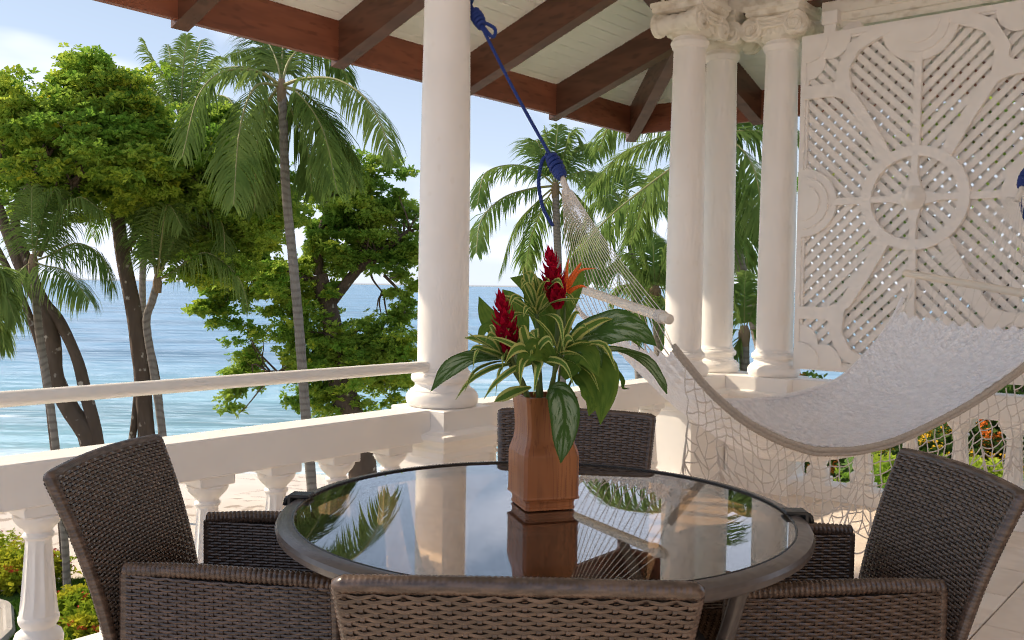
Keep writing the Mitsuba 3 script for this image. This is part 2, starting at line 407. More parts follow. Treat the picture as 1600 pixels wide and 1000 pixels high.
def blades(pts, h, w, rng, lean=0.35):
    n = len(pts); a = rng.uniform(0, 2 * np.pi, n); hh = h * rng.uniform(.6, 1.3, n)
    s = np.stack([np.cos(a), np.sin(a), 0 * a], 1) * w; b = rng.normal(0, lean, (n, 2)) * hh[:, None]
    tip = pts + np.c_[b, hh]
    v = np.stack([pts - s, pts + s, tip], 1).reshape(-1, 3)
    return v, np.arange(3 * n).reshape(-1, 3)


rng = np.random.default_rng(5)
gp = rng.uniform([-6.2, 9.4], [-3.0, 12.4], (26000, 2)); gp = gp[[lawn_poly.contains(Point(x)) and path_line.distance(Point(x)) > .55 for x in gp]]
single('grass', 'short green lawn grass beside the sandy tree roots below the terrace', 'grass',
       blades(FH * gp[:, 1:2] + RT * gp[:, :1] + UP * (ground_z(gp[:, 0], gp[:, 1]) + .02)[:, None], 0.06, 0.008, rng), 'm_grass', kind='stuff')

# ------------------------------------------------------------------ terrace floor and added bounce wall
structure('terrace_floor', box(-5, 5.72, -2.6, 3.02, -0.35, -0.010), 'm_grout')
tiles_far = []
TS = 0.42
tile_ply = {}
for i in range(-12, 14):
    for j in range(-6, 8):
        x0, x1, y0, y1 = i * TS + .003, min((i + 1) * TS, 5.72) - .003, j * TS + .003, min((j + 1) * TS, 2.76) - .003
        if y1 - y0 < .05 or x1 - x0 < .05: continue
        if x0 > .3 and x0 < 5.4 and y0 > -.9:
            k = (round(x1 - x0, 3), round(y1 - y0, 3))
            if k not in tile_ply: tile_ply[k] = ply(cbox(0, k[0], 0, k[1], -.0095, 0, .003), 'm_tile')
            put('terrace_floor', 'tile', {**tile_ply[k], 'to_world': TF().translate([x0, y0, 0])}, None)
        else:
            tiles_far.append(box(x0, x1, y0, y1, -.0095, 0))
put('terrace_floor', 'outer_tiles', cat(tiles_far), 'm_tile', kind='stuff')

single('bounce_wall', 'unseen peach wall behind the terrace, added to bounce warm light', 'wall', box(-.2, 5.0, -2.9, -2.602, -.35, 5.45), 'm_wall')  # unseen wall, added and coloured to close the back and bounce warm light

# ------------------------------------------------------------------ roof
YE, XE, ZU, SL = 4.78, 7.35, 2.93, 0.35
zl = lambda y: ZU + SL * (YE - y)          # underside of the boards, sea slope
zr = lambda x: ZU + SL * (XE - x)
roof = thing('veranda_roof', 'hipped terrace roof with white board ceiling on dark timber rafters', 'roof')
YB, RXE = -2.6, -0.2                                  # open end of the roof on the left
D0 = YE - XE                                # hip: y - x = D0
pitch = 0.092
nb = 28
for k in range(nb):
    y1 = YE + .16 - k * pitch; y0 = y1 - pitch + .005
    xs = lambda y: y - D0
    v = [(RXE, y0, zl(y0)), (RXE, y0, zl(y0) + .018), (RXE, y1, zl(y1)), (RXE, y1, zl(y1) + .018),
         (xs(y0), y0, zl(y0)), (xs(y0), y0, zl(y0) + .018), (xs(y1), y1, zl(y1)), (xs(y1), y1, zl(y1) + .018)]
    put(roof, 'board', hexa(v), 'm_board')
for k in range(nb):
    x1 = XE + .16 - k * pitch; x0 = x1 - pitch + .005
    v = [(x0, YB, zr(x0)), (x0, YB, zr(x0) + .018), (x0, x0 + D0 - .004, zr(x0)), (x0, x0 + D0 - .004, zr(x0) + .018),
         (x1, YB, zr(x1)), (x1, YB, zr(x1) + .018), (x1, x1 + D0 - .004, zr(x1)), (x1, x1 + D0 - .004, zr(x1) + .018)]
    put(roof, 'board', hexa(v), 'm_board')
yb = YE + .16 - nb * pitch; xb = XE + .16 - nb * pitch


def slope_slab(quad, dz0, dz1):
    return hexa([(x, y, z + d) for (x, y, z) in quad for d in (dz0, dz1)])


ye2, xe2, xi = YE + .17, XE + .17, YB - D0
put(roof, 'roof_deck', cat([slope_slab([(RXE - .05, ye2, zl(ye2)), (RXE - .05, YB, zl(YB)), (ye2 - D0, ye2, zl(ye2)), (xi, YB, zl(YB))], .022, .10),
                            slope_slab([(xi, YB - .01, zr(xi)), (xi, YB, zr(xi)), (xe2, YB - .01, zr(xe2)), (xe2, ye2, zr(xe2))], .022, .10)]), 'm_deck')
put(roof, 'inner_ceiling', cat([slope_slab([(RXE - .05, yb, zl(yb)), (RXE - .05, YB, zl(YB)), (yb - D0, yb, zl(yb)), (xi, YB, zl(YB))], 0, .018),
                                slope_slab([(xi, YB - .01, zr(xi)), (xi, YB, zr(xi)), (xb, YB - .01, zr(xb)), (xb, xb + D0, zr(xb))], 0, .018)]), 'm_board')
RD = 0.25


def rafter_y(x, w=.052):
    y1, y0 = YE + .03, 2.2
    return hexa([(xx, yy, zl(yy) - d) for xx in (x - w, x + w) for yy in (y0, y1) for d in (RD if yy == y0 else RD + .01, .001)])


def rafter_x(y, w=.052):
    x1, x0 = XE + .03, 4.9
    return hexa([(xx, yy, zr(xx) - d) for xx in (x0, x1) for yy in (y - w, y + w) for d in (RD, .001)])


RX = [6.16, 5.03, 3.86, 2.74, 1.6, .47]
for x in RX: put(roof, 'rafter', rafter_y(x), 'm_rafter')
for y in (3.52, 2.4, 1.28, .16): put(roof, 'rafter', rafter_x(y), 'm_rafter')
w = .05; q = 1 / math.sqrt(2)
hp = []
for s in (2.75, -.05):
    for e in (-w, w):
        bx, by = XE - s + e * q, YE - s - e * q
        z = ZU + SL * s
        hp += [(bx, by, z - RD - .02), (bx, by, z - .003)]
put(roof, 'hip_rafter', hexa(hp), 'm_rafter')
prev = RXE - .052
for x in sorted(RX) + [XE + .02]:
    put(roof, 'fascia', box(prev + .052, x - (.052 if x < XE else 0.05), YE - .045, YE, ZU - .235, ZU + .014), 'm_fascia'); prev = x
prev = YE
for y in (3.52, 2.4, 1.28, .16, YB):
    put(roof, 'fascia', box(XE - .045, XE, y + .052, prev - (.052 if prev < YE else .05), ZU - .235, ZU + .014), 'm_fascia'); prev = y

ent = thing('entablature', 'cream beam resting on the column capitals, moulded on its sides', 'beam')
CZ = 3.005
EP = [(0, CZ), (0, CZ + .10), (.012, CZ + .104), (.012, CZ + .17), (.03, CZ + .185), (.03, CZ + .20), (.06, CZ + .235), (.06, CZ + .27), (.02, CZ + .275), (.02, CZ + .34)]
put(ent, 'sea_beam', mould(EP, -.2, 5.36, 2.79, 2.98), 'm_carve', smooth=25)
put(ent, 'soffit', cat([box(-.2, 5.34, 2.815, 2.955, CZ - .006, CZ - .001), box(5.41, 5.55, -.42, 2.955, CZ - .006, CZ - .001)]), 'm_rafter')
put(ent, 'lower_beam', mould([(0, 2.835), (0, 2.87), (.012, 2.875), (.012, 2.915), (.022, 2.92), (.022, 2.998)], 5.50, 5.58, .93, 2.20), 'm_carve', smooth=25)
put(ent, 'side_beam', mould(EP, 5.385, 5.575, -.42, 2.98), 'm_carve', smooth=25)

# ------------------------------------------------------------------ columns
shaft_prof = []
for t in np.linspace(0, 1, 14):
    shaft_prof.append((0.1135 - .0155 * max(0, (t - .25) / .75) ** 1.4, .885 + t * (2.735 - .885)))
base_prof = [(.145, .713), (.154, .718), (.161, .732), (.163, .748), (.160, .764), (.152, .776), (.145, .780), (.145, .785), (.130, .792), (.122, .804), (.124, .816), (.131, .820), (.138, .826), (.141, .838), (.139, .850), (.131, .857), (.125, .859), (.125, .866), (.117, .872), (.1135, .886)]
neck_prof = [(.098, 2.733), (.106, 2.736), (.110, 2.745), (.112, 2.756), (.116, 2.762), (.118, 2.770), (.114, 2.779), (.104, 2.782), (.100, 2.80), (.103, 2.83), (.118, 2.85), (.130, 2.87), (.134, 2.89)]


def volute(side):
    """A carved scroll in the local y-z plane, spiral facing +x; side = +-1 winds it outwards."""
    th = np.linspace(0, 2 * np.pi * 2.4, 60); r = .070 * np.exp(-th * .105) - .002
    p = np.stack([0 * th + .012, side * -r * np.sin(th), r * np.cos(th)], 1)
    disc = lathe([(.072, -.03), (.074, .002), (.07, .007), (.02, .008)], 28)
    disc = (disc[0][:, [2, 0, 1]], disc[1])
    return cat([tube(p, np.linspace(.0105, .006, 60), 6), disc, move(frame(lathe([(.017, 0), (.017, .016), (.010, .023), (.001, .025)], 14), np.zeros(3), np.array([0, 1., 0]), np.array([0, 0, 1.]), np.array([1., 0, 0])))])


def capital_meshes():
    ech = [(.112, 2.80), (.128, 2.815), (.142, 2.84), (.146, 2.862), (.138, 2.88), (.12, 2.885)]
    eggs = []
    for k in range(16):
        a = 2 * np.pi * (k + .5) / 16
        s = trimesh.creation.icosphere(1, .021); s.apply_scale([.7, 1, 1.25]); s.apply_translation([.138, 0, 2.845])
        eggs.append(move((np.array(s.vertices), np.array(s.faces)), rz=a))
    ring = cat([lathe(ech, 40)] + eggs)
    vol = []
    for fx in (1, -1):
        for sy in (1, -1):
            v = volute(sy); v = (v[0] * 1.0, v[1])
            v = move(v, .150, 0, 0)
            v = (v[0] + np.array([0, sy * .142, 2.868]), v[1])
            if fx < 0: v = (v[0] * np.array([-1, 1, 1]), v[1][:, ::-1])
            vol.append(v)
    # canalis: three lines dipping between the scrolls of each face
    for fx in (1, -1):
        t = np.linspace(-1, 1, 17)
        for dz, rr in ((.066, .011), (.040, .008), (.016, .010)):
            pth = np.stack([0 * t + fx * .158, t * .135, 2.868 + dz - .016 * (1 - t * t)], 1)
            vol.append(tube(pth, rr, 6))
        vol.append(box(fx * .10 if fx > 0 else -.155, .155 if fx > 0 else -.10, -.14, .14, 2.862, 2.93))
    # bolsters joining front and back scrolls
    bol = []
    for sy in (1, -1):
        x = np.linspace(-.135, .135, 33)
        r = .048 + .022 * (np.abs(x) / .135) ** 2 + .007 * (np.abs(np.sin(x / .135 * 7.5)) ** 4)
        b = tube(np.stack([x, 0 * x + sy * .142, 0 * x + 2.868], 1), r, 16)
        bol.append(b)
    ab = mould([(-.03, 2.930), (-.004, 2.944), (0, 2.958), (0, 2.972), (.008, 2.976), (.010, 3.003)], -.172, .172, -.172, .172)
    return ring, cat(vol), cat(bol), ab


cap_ring, cap_vol, cap_bol, cap_ab = capital_meshes()
P_shaft, P_base, P_neck = ply(lathe(shaft_prof, 64), 'm_paint', smooth=60), ply(lathe(base_prof, 64), 'm_paint', smooth=50), ply(lathe(neck_prof, 64), 'm_paint', smooth=50)
P_ring, P_vol, P_bol, P_ab = ply(cap_ring, 'm_carve', smooth=40), ply(cap_vol, 'm_carve', smooth=40), ply(cap_bol, 'm_carve', smooth=40), ply(cap_ab, 'm_carve', smooth=25)


def column(x, y, rz, label):
    c = thing('column', label, 'column', 'white columns of the terrace')
    to = TF().translate([x, y, 0]).rotate([0, 0, 1], rz)
    for n, p in (('base', P_base), ('shaft', P_shaft), ('neck', P_neck)): put(c, n, {**p, 'to_world': to}, None)
    k = put(c, 'capital', {**P_ring, 'to_world': to}, None)
    for n, p in (('volutes', P_vol), ('bolsters', P_bol), ('abacus', P_ab)): put(k, n, {**p, 'to_world': to}, None)


C1 = (2.925, 2.885)
column(*C1, 90, 'round white column behind the table with the blue rope tied round its top')
column(5.06, 2.885, 90, 'white column with scroll capital, leftmost of the three at the corner')
column(5.48, 2.885, 0, 'white column at the corner itself, set back between the two other corner columns')
column(5.48, 2.47, 0, 'white column with scroll capital beside the left edge of the lattice screen')
column(5.48, 0.79, 0, 'white column at the far right end of the lattice screen, outside the picture')

# ------------------------------------------------------------------ pedestals, balustrades
RZ = .712
PED = [(.02, 0.0), (.02, .07), (0, .09), (-.006, .10), (-.006, .50), (.004, .505), (.004, .53), (.018, .545), (.022, .56), (.046, .585), (.052, .592), (.052, .612), (.004, .622), (0, .628), (0, RZ - .004), (-.004, RZ)]


def pedestal(label, *rects):
    p = thing('pedestal', label, 'pedestal', 'moulded pedestals under the terrace columns')
    for n, r in zip(('block', 'return_block'), rects):
        put(p, n, mould(PED, *r), 'm_paint', smooth=25)


pedestal('square moulded cream pedestal under the column with the blue rope', (C1[0] - .155, C1[0] + .155, 2.72, 3.05))
pedestal('L-shaped moulded cream pedestal under the three corner columns', (4.90, 5.645, 2.72, 3.05), (5.32, 5.642, 2.31, 2.718))
pedestal('pedestal at the far right end of the lattice screen, outside the picture', (5.32, 5.645, .63, .95))

bal_prof = [(.050, .118), (.062, .122), (.069, .138), (.070, .155), (.064, .172), (.050, .182), (.046, .19), (.052, .196), (.056, .204), (.0585, .215), (.058, .222), (.0535, .228)]
for t in np.linspace(0, 1, 8): bal_prof.append((.0545 - .018 * t ** .85, .23 + t * .23))
bal_prof += [(.042, .464), (.045, .470), (.043, .477), (.037, .482), (.041, .490), (.054, .503), (.066, .517), (.071, .528), (.071, .536), (.066, .540)]
P_bal = ply(lathe(bal_prof, 60, (10, .007, .232, .459)), 'm_paint', smooth=45)
P_bblk = ply(cbox(-.068, .068, -.068, .068, .540, .5745, .003), 'm_paint')
P_bbase = ply(cbox(-.068, .068, -.068, .068, .085, .119, .003), 'm_paint')


def balustrade(label, x0, x1, y0, y1, spots, ends):
    b = thing('balustrade', label, 'balustrade', 'balustrades between the terrace pedestals')
    put(b, 'top_rail', mould([(-.004, .574), (0, .578), (0, RZ - .006), (-.005, RZ - .001)], x0, x1, y0, y1), 'm_paint')
    put(b, 'bottom_rail', mould([(.01, 0.0005), (.01, .075), (.004, .085)], x0, x1, y0, y1), 'm_paint')
    for (x, y) in spots:
        to = TF().translate([x, y, 0])
        k = put(b, 'baluster', {**P_bal, 'to_world': to}, None)
        put(k, 'cap', {**P_bblk, 'to_world': to}, None); put(k, 'foot', {**P_bbase, 'to_world': to}, None)


RY0, RY1, RYC = 2.80, 2.955, 2.8775
balustrade('cream balustrade left of the roped column with the white pipe above it', -5, C1[0] - .157, RY0, RY1, [(2.61 - .286 * k, RYC) for k in range(20)], 0)
balustrade('cream balustrade behind the table between the roped column and the corner', C1[0] + .157, 4.902, RY0, RY1, [(3.235 + .2865 * k, RYC) for k in range(6)], 0)
balustrade('cream balustrade under the lattice screen behind the hammock', 5.405, 5.56, .947, 2.313, [(5.4825, 2.165 - .267 * k) for k in range(5)], 0)
balustrade('cream balustrade on the right side of the terrace past the lattice screen', 5.405, 5.56, -2.5, .633, [(5.4825, .48 - .286 * k) for k in range(10)], 0)
pz = .893
pipe = thing('pipe_handrail', 'round white pipe handrail above the balustrade, fixed into the roped column', 'handrail')
put(pipe, 'pipe', tube([(-5, RYC, pz), (-1, RYC, pz), (C1[0] - .085, RYC, pz)], .0245, 20), 'm_pipe', smooth=50)
put(pipe, 'post', tube([(-1.2, RYC, RZ), (-1.2, RYC, pz - .02)], .02, 14), 'm_pipe', smooth=50)

# ------------------------------------------------------------------ lattice screen (in local y', z' about its centre; faces -x)
LX, LY, LZ = 5.44, 1.63, 1.785
HW, HH = .687, 1.012
lat = thing('lattice_screen', 'large white carved lattice screen with a wheel in its centre, hung between two columns', 'screen')


def lp(poly, depth, x0):
    """prism with outline in (y', z'), from x0 (front, towards the terrace) back by depth."""
    m = prism(poly, depth)
    return m[0][:, [2, 0, 1]] * np.array([1, 1, 1]) + np.array([x0, LY, LZ]), m[1]


inner = sbox(-HW + .05, -HH + .05, HW - .05, HH - .05)
fr = sbox(-HW, -HH, HW, HH).difference(inner)
put(lat, 'frame', lp(fr, .045, LX - .022), 'm_lattice')
fr2 = sbox(-HW + .012, -HH + .012, HW - .012, HH - .012).difference(sbox(-HW + .034, -HH + .034, HW - .034, HH - .034))
put(lat, 'frame_bead', lp(fr2, .008, LX - .030), 'm_lattice')
PT, SW = .0545, .0365
back_holes = None
for qy, qz in ((1, 1), (-1, 1), (1, -1), (-1, -1)):
    quad = sbox(min(0, qy * (HW - .04)), min(0, qz * (HH - .04)), max(0, qy * (HW - .04)), max(0, qz * (HH - .04)))
    for layer in (0, 1):
        for k in range(-22, 23):
            # front slats run radially (towards the centre), back slats across
            s = LineString([(-2, -2), (2, 2)]) if layer == 0 else LineString([(-2, 2), (2, -2)])
            o = (k + .5) * PT / math.sqrt(2) * 1.0
            s = affinity.translate(s, o, -o) if layer == 0 else affinity.translate(s, o + .02, o + .02)
            s = affinity.scale(s, qy, qz, origin=(0, 0))
            g = s.buffer(SW / 2 if layer == 0 else .0205, cap_style=2).intersection(quad)
            if layer == 0: g = g.difference(Point(0, 0).buffer(.26) if False else Point(0, 0).buffer(.0))
            if g.is_empty or g.area < 4e-4: continue
            put(lat, 'slat' if layer == 0 else 'cross_slat', lp(g, .012, LX + (-.010 if layer == 0 else .017)), 'm_lattice')
circ = lambda r: Point(0, 0).buffer(r, 48)
put(lat, 'ring', lp(circ(.293).difference(circ(.235)), .044, LX - .056), 'm_lattice')
bars = unary_union([sbox(-HW + .04, -.02, -.285, .02), sbox(.285, -.02, HW - .04, .02), sbox(-.02, .285, .02, HH - .04), sbox(-.02, -HH + .04, .02, -.285)])
for g in bars.geoms: put(lat, 'crossbar', lp(g, .030, LX - .041), 'm_lattice')
spk = unary_union([sbox(-.24, -.0175, .24, .0175), sbox(-.0175, -.24, .0175, .24)])
star = spk.union(Polygon([(.20 * math.cos(a) if i % 2 == 0 else .060 * math.cos(a), (.20 if i % 2 == 0 else .060) * math.sin(a)) for i, a in enumerate(np.arange(8) * np.pi / 4)]))
star = star.buffer(.03).buffer(-.03).intersection(circ(.238))
put(lat, 'spokes', lp(star, .040, LX - .052), 'm_lattice')
hub = lathe([(.070, 0), (.066, .010), (.050, .028), (.040, .04), (.034, .052), (.022, .062), (.002, .066)], 24)
put(lat, 'hub', (np.stack([LX - .051 - hub[0][:, 2], LY + hub[0][:, 0], LZ + hub[0][:, 1]], 1), hub[1][:, ::-1]), 'm_lattice', smooth=40)
for k, (cy, cz) in enumerate(((HW - .04, 0), (-HW + .04, 0), (0, HH - .04), (0, -HH + .04))):
    clip = sbox(-HW + .03, -HH + .03, HW - .03, HH - .03)
    R3 = [(.205, .135), (.150, .078), (.094, 0)] if True else 0
    o = None
    for i, (ro, ri) in enumerate(((.205, .020), (.158, .026), (.108, .032))):
        g = Point(cy, cz).buffer(ro, 32).intersection(clip)
        m = lp(g, .024, LX - .036 - .012 * i)
        if o is None: o = put(lat, 'rosette', m, 'm_lattice')
        else: put(o, 'rim' if i == 1 else 'boss', m, 'm_lattice')
for sy in (1, -1):
    for sz in (1, -1):
        stem = LineString([(.165, .25), (.27, .44), (.37, .60)]).buffer(.034)
        blob = Polygon([(.30, .48), (.36, .47), (.45, .58), (.47, .69), (.40, .74), (.36, .66)])
        up_ = LineString([(.41, .64), (.425, .78), (.36, .90), (.27, .945), (.18, .98)]).buffer(.036)
        left = LineString([(.41, .64), (.48, .665), (.58, .665), (.70, .665)]).buffer(.038)
        g = unary_union([stem, up_, left]).buffer(.035).buffer(-.035)
        g = affinity.scale(g.intersection(sbox(-HW + .03, -HH + .03, HW - .03, HH - .03)).difference(circ(.292)), sy, sz, origin=(0, 0))
        put(lat, 'scroll', lp(g, .032, LX - .044), 'm_lattice')
        cy, cz = sy * (HW - .045), sz * (HH - .045)
        clip = sbox(-HW + .03, -HH + .03, HW - .03, HH - .03)
        o = None
        for i, (dx, dy, r) in enumerate(((0, .12, .105), (.14, 0, .115), (0, 0, .12))):
            g = Point(cy - sy * dx, cz - sz * dy).buffer(r, 24).intersection(clip)
            m = lp(g, .012, LX - .0225 - .008 * i)
            if o is None: o = put(lat, 'corner_leaf', m, 'm_lattice')
            else: put(o, 'petal', m, 'm_lattice')
put(lat, 'mount', mould([(0, LZ + HH - .002), (0, LZ + HH + .05), (.012, LZ + HH + .055), (.012, LZ + HH + .13)], LX, LX + .09, 2.12, 2.19), 'm_lattice')
put(lat, 'mount', mould([(.02, LZ + HH - .002), (-.015, LZ + HH + .045)], LX - .01, LX + .06, 1.97, 2.06), 'm_lattice')

# ------------------------------------------------------------------ hammock
Apt, Bpt = V(.253, 4.25, 1.265), V(.537, 3.20, 1.148)
Cpt, Dpt = V(2.04, 4.72, 1.35), V(2.32, 3.68, 1.215)
K1, K2 = V(.185, 3.68, 1.70), V(2.36, 4.27, 1.76)
ham = thing('hammock', 'white woven cotton hammock with a net fringe, slung between column and lattice screen', 'hammock')
ET = np.array([0, .05, .1, .2, .3, .36, .43, .5, .65, .827, .93, 1.0])
NZ = np.array([1.10, 1.0, .905, .77, .69, .663, .66, .675, .77, .95, 1.10, 1.19])
FT = np.array([0, .12, .25, .35, .46, .566, .68, .77, .85, .945, 1.0])
FZ = np.array([1.20, .99, .83, .745, .715, .725, .76, .81, .92, 1.11, 1.30])
from scipy.interpolate import PchipInterpolator
nz_, fz_ = PchipInterpolator(ET, NZ), PchipInterpolator(FT, FZ)


def bed(t, v, off=0.0):
    """t along (bar to bar), v across: 0 near edge, 1 far edge."""
    t = np.asarray(t, float); v = np.asarray(v, float)
    L = lambda a, b: a[None] + (b - a)[None] * t[..., None].reshape(-1, 1)
    n = (Bpt + (Dpt - Bpt) * t[..., None]); f = (Apt + (Cpt - Apt) * t[..., None])
    p = n + (f - n) * v[..., None]
    s = np.sin(np.pi * np.clip(t, 0, 1)) ** .8
    z = nz_(np.clip(t, 0, 1)) * (1 - v) + fz_(np.clip(t, 0, 1)) * v - .16 * s * (4 * v * (1 - v)) ** .9
    p = p.copy(); p[..., 2] = z
    mid = n * .5 + f * .5
    k = (.10 * s)[..., None] * (1 - 0 * v[..., None])
    xy = p + (mid - p) * k; xy[..., 2] = z
    return xy


T0, T1 = .045, .955
tt, vv = np.meshgrid(np.linspace(T0, T1, 400), np.linspace(0, 1, 90), indexing='ij')
rng = np.random.default_rng(8)
P = bed(tt, vv)
FOLD = lambda t, v: .012 * (np_fbm(np.stack([t * 30, v * 9, 0 * t], -1), 3) - .5) + .035 * (np_fbm(np.stack([t * 5, v * 3.2, 0 * t], -1), 2, 4) - .5) + .0032 * np.sin(t * 300 + 9 * v + 3 * np_noise(np.stack([t * 20, v * 6, 0 * t], -1), 2))
P[..., 2] += FOLD(tt, vv)
P[..., 2] += .012 * np.sin(vv * np.pi * 24) * np.clip((np.abs(tt - .5) - .36) / .1, 0, 1)
put(ham, 'bed', sheet(P), 'm_cotton', smooth=True)
# the knitted cords that make the bed, raised over the cloth
cords = []
NC = 46
for c in range(NC):
    t = np.linspace(T0, T1, 190); v = (c + .5) / NC + (.5 / NC) * np.where(np.arange(190) % 2, 1, -1) * (1 if c % 2 else -1)
    q = bed(t, np.clip(v, 0, 1)); q[:, 2] += .0035 + FOLD(t, np.clip(v, 0, 1)) + .012 * np.sin(v * np.pi * 24) * np.clip((np.abs(t - .5) - .36) / .1, 0, 1)
    cords.append(tube(q, .0032, 4, False))
put(ham, 'knitted_cords', cat(cords), 'm_cotton', kind='stuff')
t = np.linspace(.02, .98, 90)
put(ham, 'edge_band', cat([tube(bed(t, 0 * t) - UP * .008, .011, 8), tube(bed(t, 0 * t) - UP * .024, .009, 8)]), 'm_band', smooth=True)
put(ham, 'edge_band', tube(bed(t, 0 * t + 1), .012, 8), 'm_cotton', smooth=True)
for a, b in ((Apt, Bpt), (Cpt, Dpt)):
    d = (b - a) / np.linalg.norm(b - a)
    k = put(ham, 'spreader_bar', tube([a - d * .04, a - d * .03, a, b, b + d * .03, b + d * .035], [.013, .0185, .0185, .0185, .0185, .013], 14), 'm_spreader', smooth=40)
    put(k, 'wrapping', cat([tube([b - d * (.055 - .011 * i) + .021 * (math.cos(g) * UP + math.sin(g) * np.cross(d, UP)) for g in np.linspace(0, 2 * np.pi, 13)], .004, 6) for i in range(4)]), 'm_cord', smooth=True)
NS = 20
for K, a, b, tb in ((K1, Apt, Bpt, T0), (K2, Cpt, Dpt, T1)):
    for i in range(NS):
        f = (i + .5) / NS; q = a + (b - a) * f
        m = (K + q) / 2 - UP * .012
        put(ham, 'string', tube(smooth_path([K + (q - K) * .12, m, q + UP * .018], 7), .0017, 5), 'm_cord', smooth=True)
    ends = []
    for i in range(NS):
        f = (i + .5) / NS; q = a + (b - a) * f - UP * .018
        vpk = (np.floor((1 - f) * 12) + .5) / 12
        e = bed(np.array([tb]), np.array([1 - f]))[0]
        pk = bed(np.array([tb - .012 if tb < .5 else tb + .012]), np.array([vpk]))[0]
        ends.append(tube([q, pk], .0017, 4)); ends.append(tube([pk, e], .0026, 4))
    put(ham, 'end_cords', cat(ends), 'm_cord', kind='stuff')
    d = np.linalg.norm
    tail = K + (((a + b) / 2) - K) * .16
    put(ham, 'string_binding', tube([K + UP * .03, K, tail], [.010, .012, .014], 8), 'm_cord', smooth=True)
# net fringe under the near edge
fr_pts, NFC, NFR = [], 44, 8
drop = lambda t: .30 + .03 * np.sin(t * 40) + .02 * np.sin(t * 93)
tt = np.linspace(.045, .97, NFC * 2 + 1)
outw = -(Apt - Bpt) / np.linalg.norm(Apt - Bpt)


def fp(i, r):
    t = tt[i]; e = bed(np.array([t]), np.array([0.0]))[0]
    s = r / NFR
    swing = .05 * math.sin(t * 9) * s + .02 * math.sin(t * 31 + s * 3) * s
    return e - UP * (.035 + drop(t) * s * (1 + .05 * math.sin(i * 1.7 + r))) + outw * (.03 * math.sin(s * 2.0)) + (Dpt - Bpt) / 1.9 * swing * .5


nodes = {(i, r): fp(i, r) for i in range(NFC * 2 + 1) for r in range(NFR + 1)}
net = []
rn = np.random.default_rng(77)
for k_ in nodes: nodes[k_] = nodes[k_] + rn.normal(0, .0035, 3) + (Dpt - Bpt) / 1.85 * (.008 * (1 if (k_[0] // 2 + k_[1]) % 2 else -1) * (k_[1] / NFR))
for i in range(0, NFC * 2 + 1, 2):
    net.append(tube(smooth_path([nodes[i, r] for r in range(NFR + 1)], 2 * NFR + 1), .0025, 4, False))
    if i < NFC * 2:
        for r in range(1, NFR + 1):
            if rn.uniform() < .05: continue
            a, b = nodes[i, r], nodes[i + 2, r - 1 if (i // 2) % 9 < 5 and r < 6 and i < 40 else r]
            net.append(tube([a, (a + b) / 2 - UP * rn.uniform(.001, .006), b], .0025, 4, False))
for j in range(0, NFC * 2 - 5, 6):
    a, b = nodes[j, NFR], nodes[j + 6, NFR]
    net.append(tube(smooth_path([a, a * .78 + b * .22 - UP * .045, (a + b) / 2 - UP * .06, a * .22 + b * .78 - UP * .045, b], 12), .0032, 5))
    net.append(tube(smooth_path([nodes[j, NFR - 3], a, a - UP * .05], 6), [.003, .003, .005, .005, .004, .003], 5))
    for e in (-1, 1): net.append(tube(smooth_path([a, a - UP * .03 + (b - a) * .06 * e, a - UP * .075 + (b - a) * .09 * e], 5), .0016, 4))
put(ham, 'fringe_net', cat(net), 'm_net', kind='stuff')

# ------------------------------------------------------------------ blue ropes


def twist(pts, r, turns):
    p = smooth_path(pts, max(20, int(turns * 8))); t = np.gradient(p, axis=0); t /= np.linalg.norm(t, axis=1, keepdims=True)
    a = np.cross(t, [0.3, 0.5, 0.81]); a /= np.linalg.norm(a, axis=1, keepdims=True); b = np.cross(t, a); out = []
    for k in range(3):
        g = np.linspace(0, turns * 2 * np.pi, len(p)) + k * 2 * np.pi / 3
        out.append(tube(p + r * .5 * (np.cos(g)[:, None] * a + np.sin(g)[:, None] * b), r * .62, 6))
    return cat(out)


def knot(c, ax, ln, r):
    ax = ax / np.linalg.norm(ax); n = 90; s = np.linspace(0, 1, n); a = np.cross(ax, UP); a /= np.linalg.norm(a); b = np.cross(ax, a)
    R = r * 1.5 + r * 1.0 * np.sin(np.pi * s)
    p = c + ax * ((s - .5) * ln)[:, None] + (R * np.cos(s * 34))[:, None] * a + (R * np.sin(s * 34))[:, None] * b
    return tube(p, r, 7)


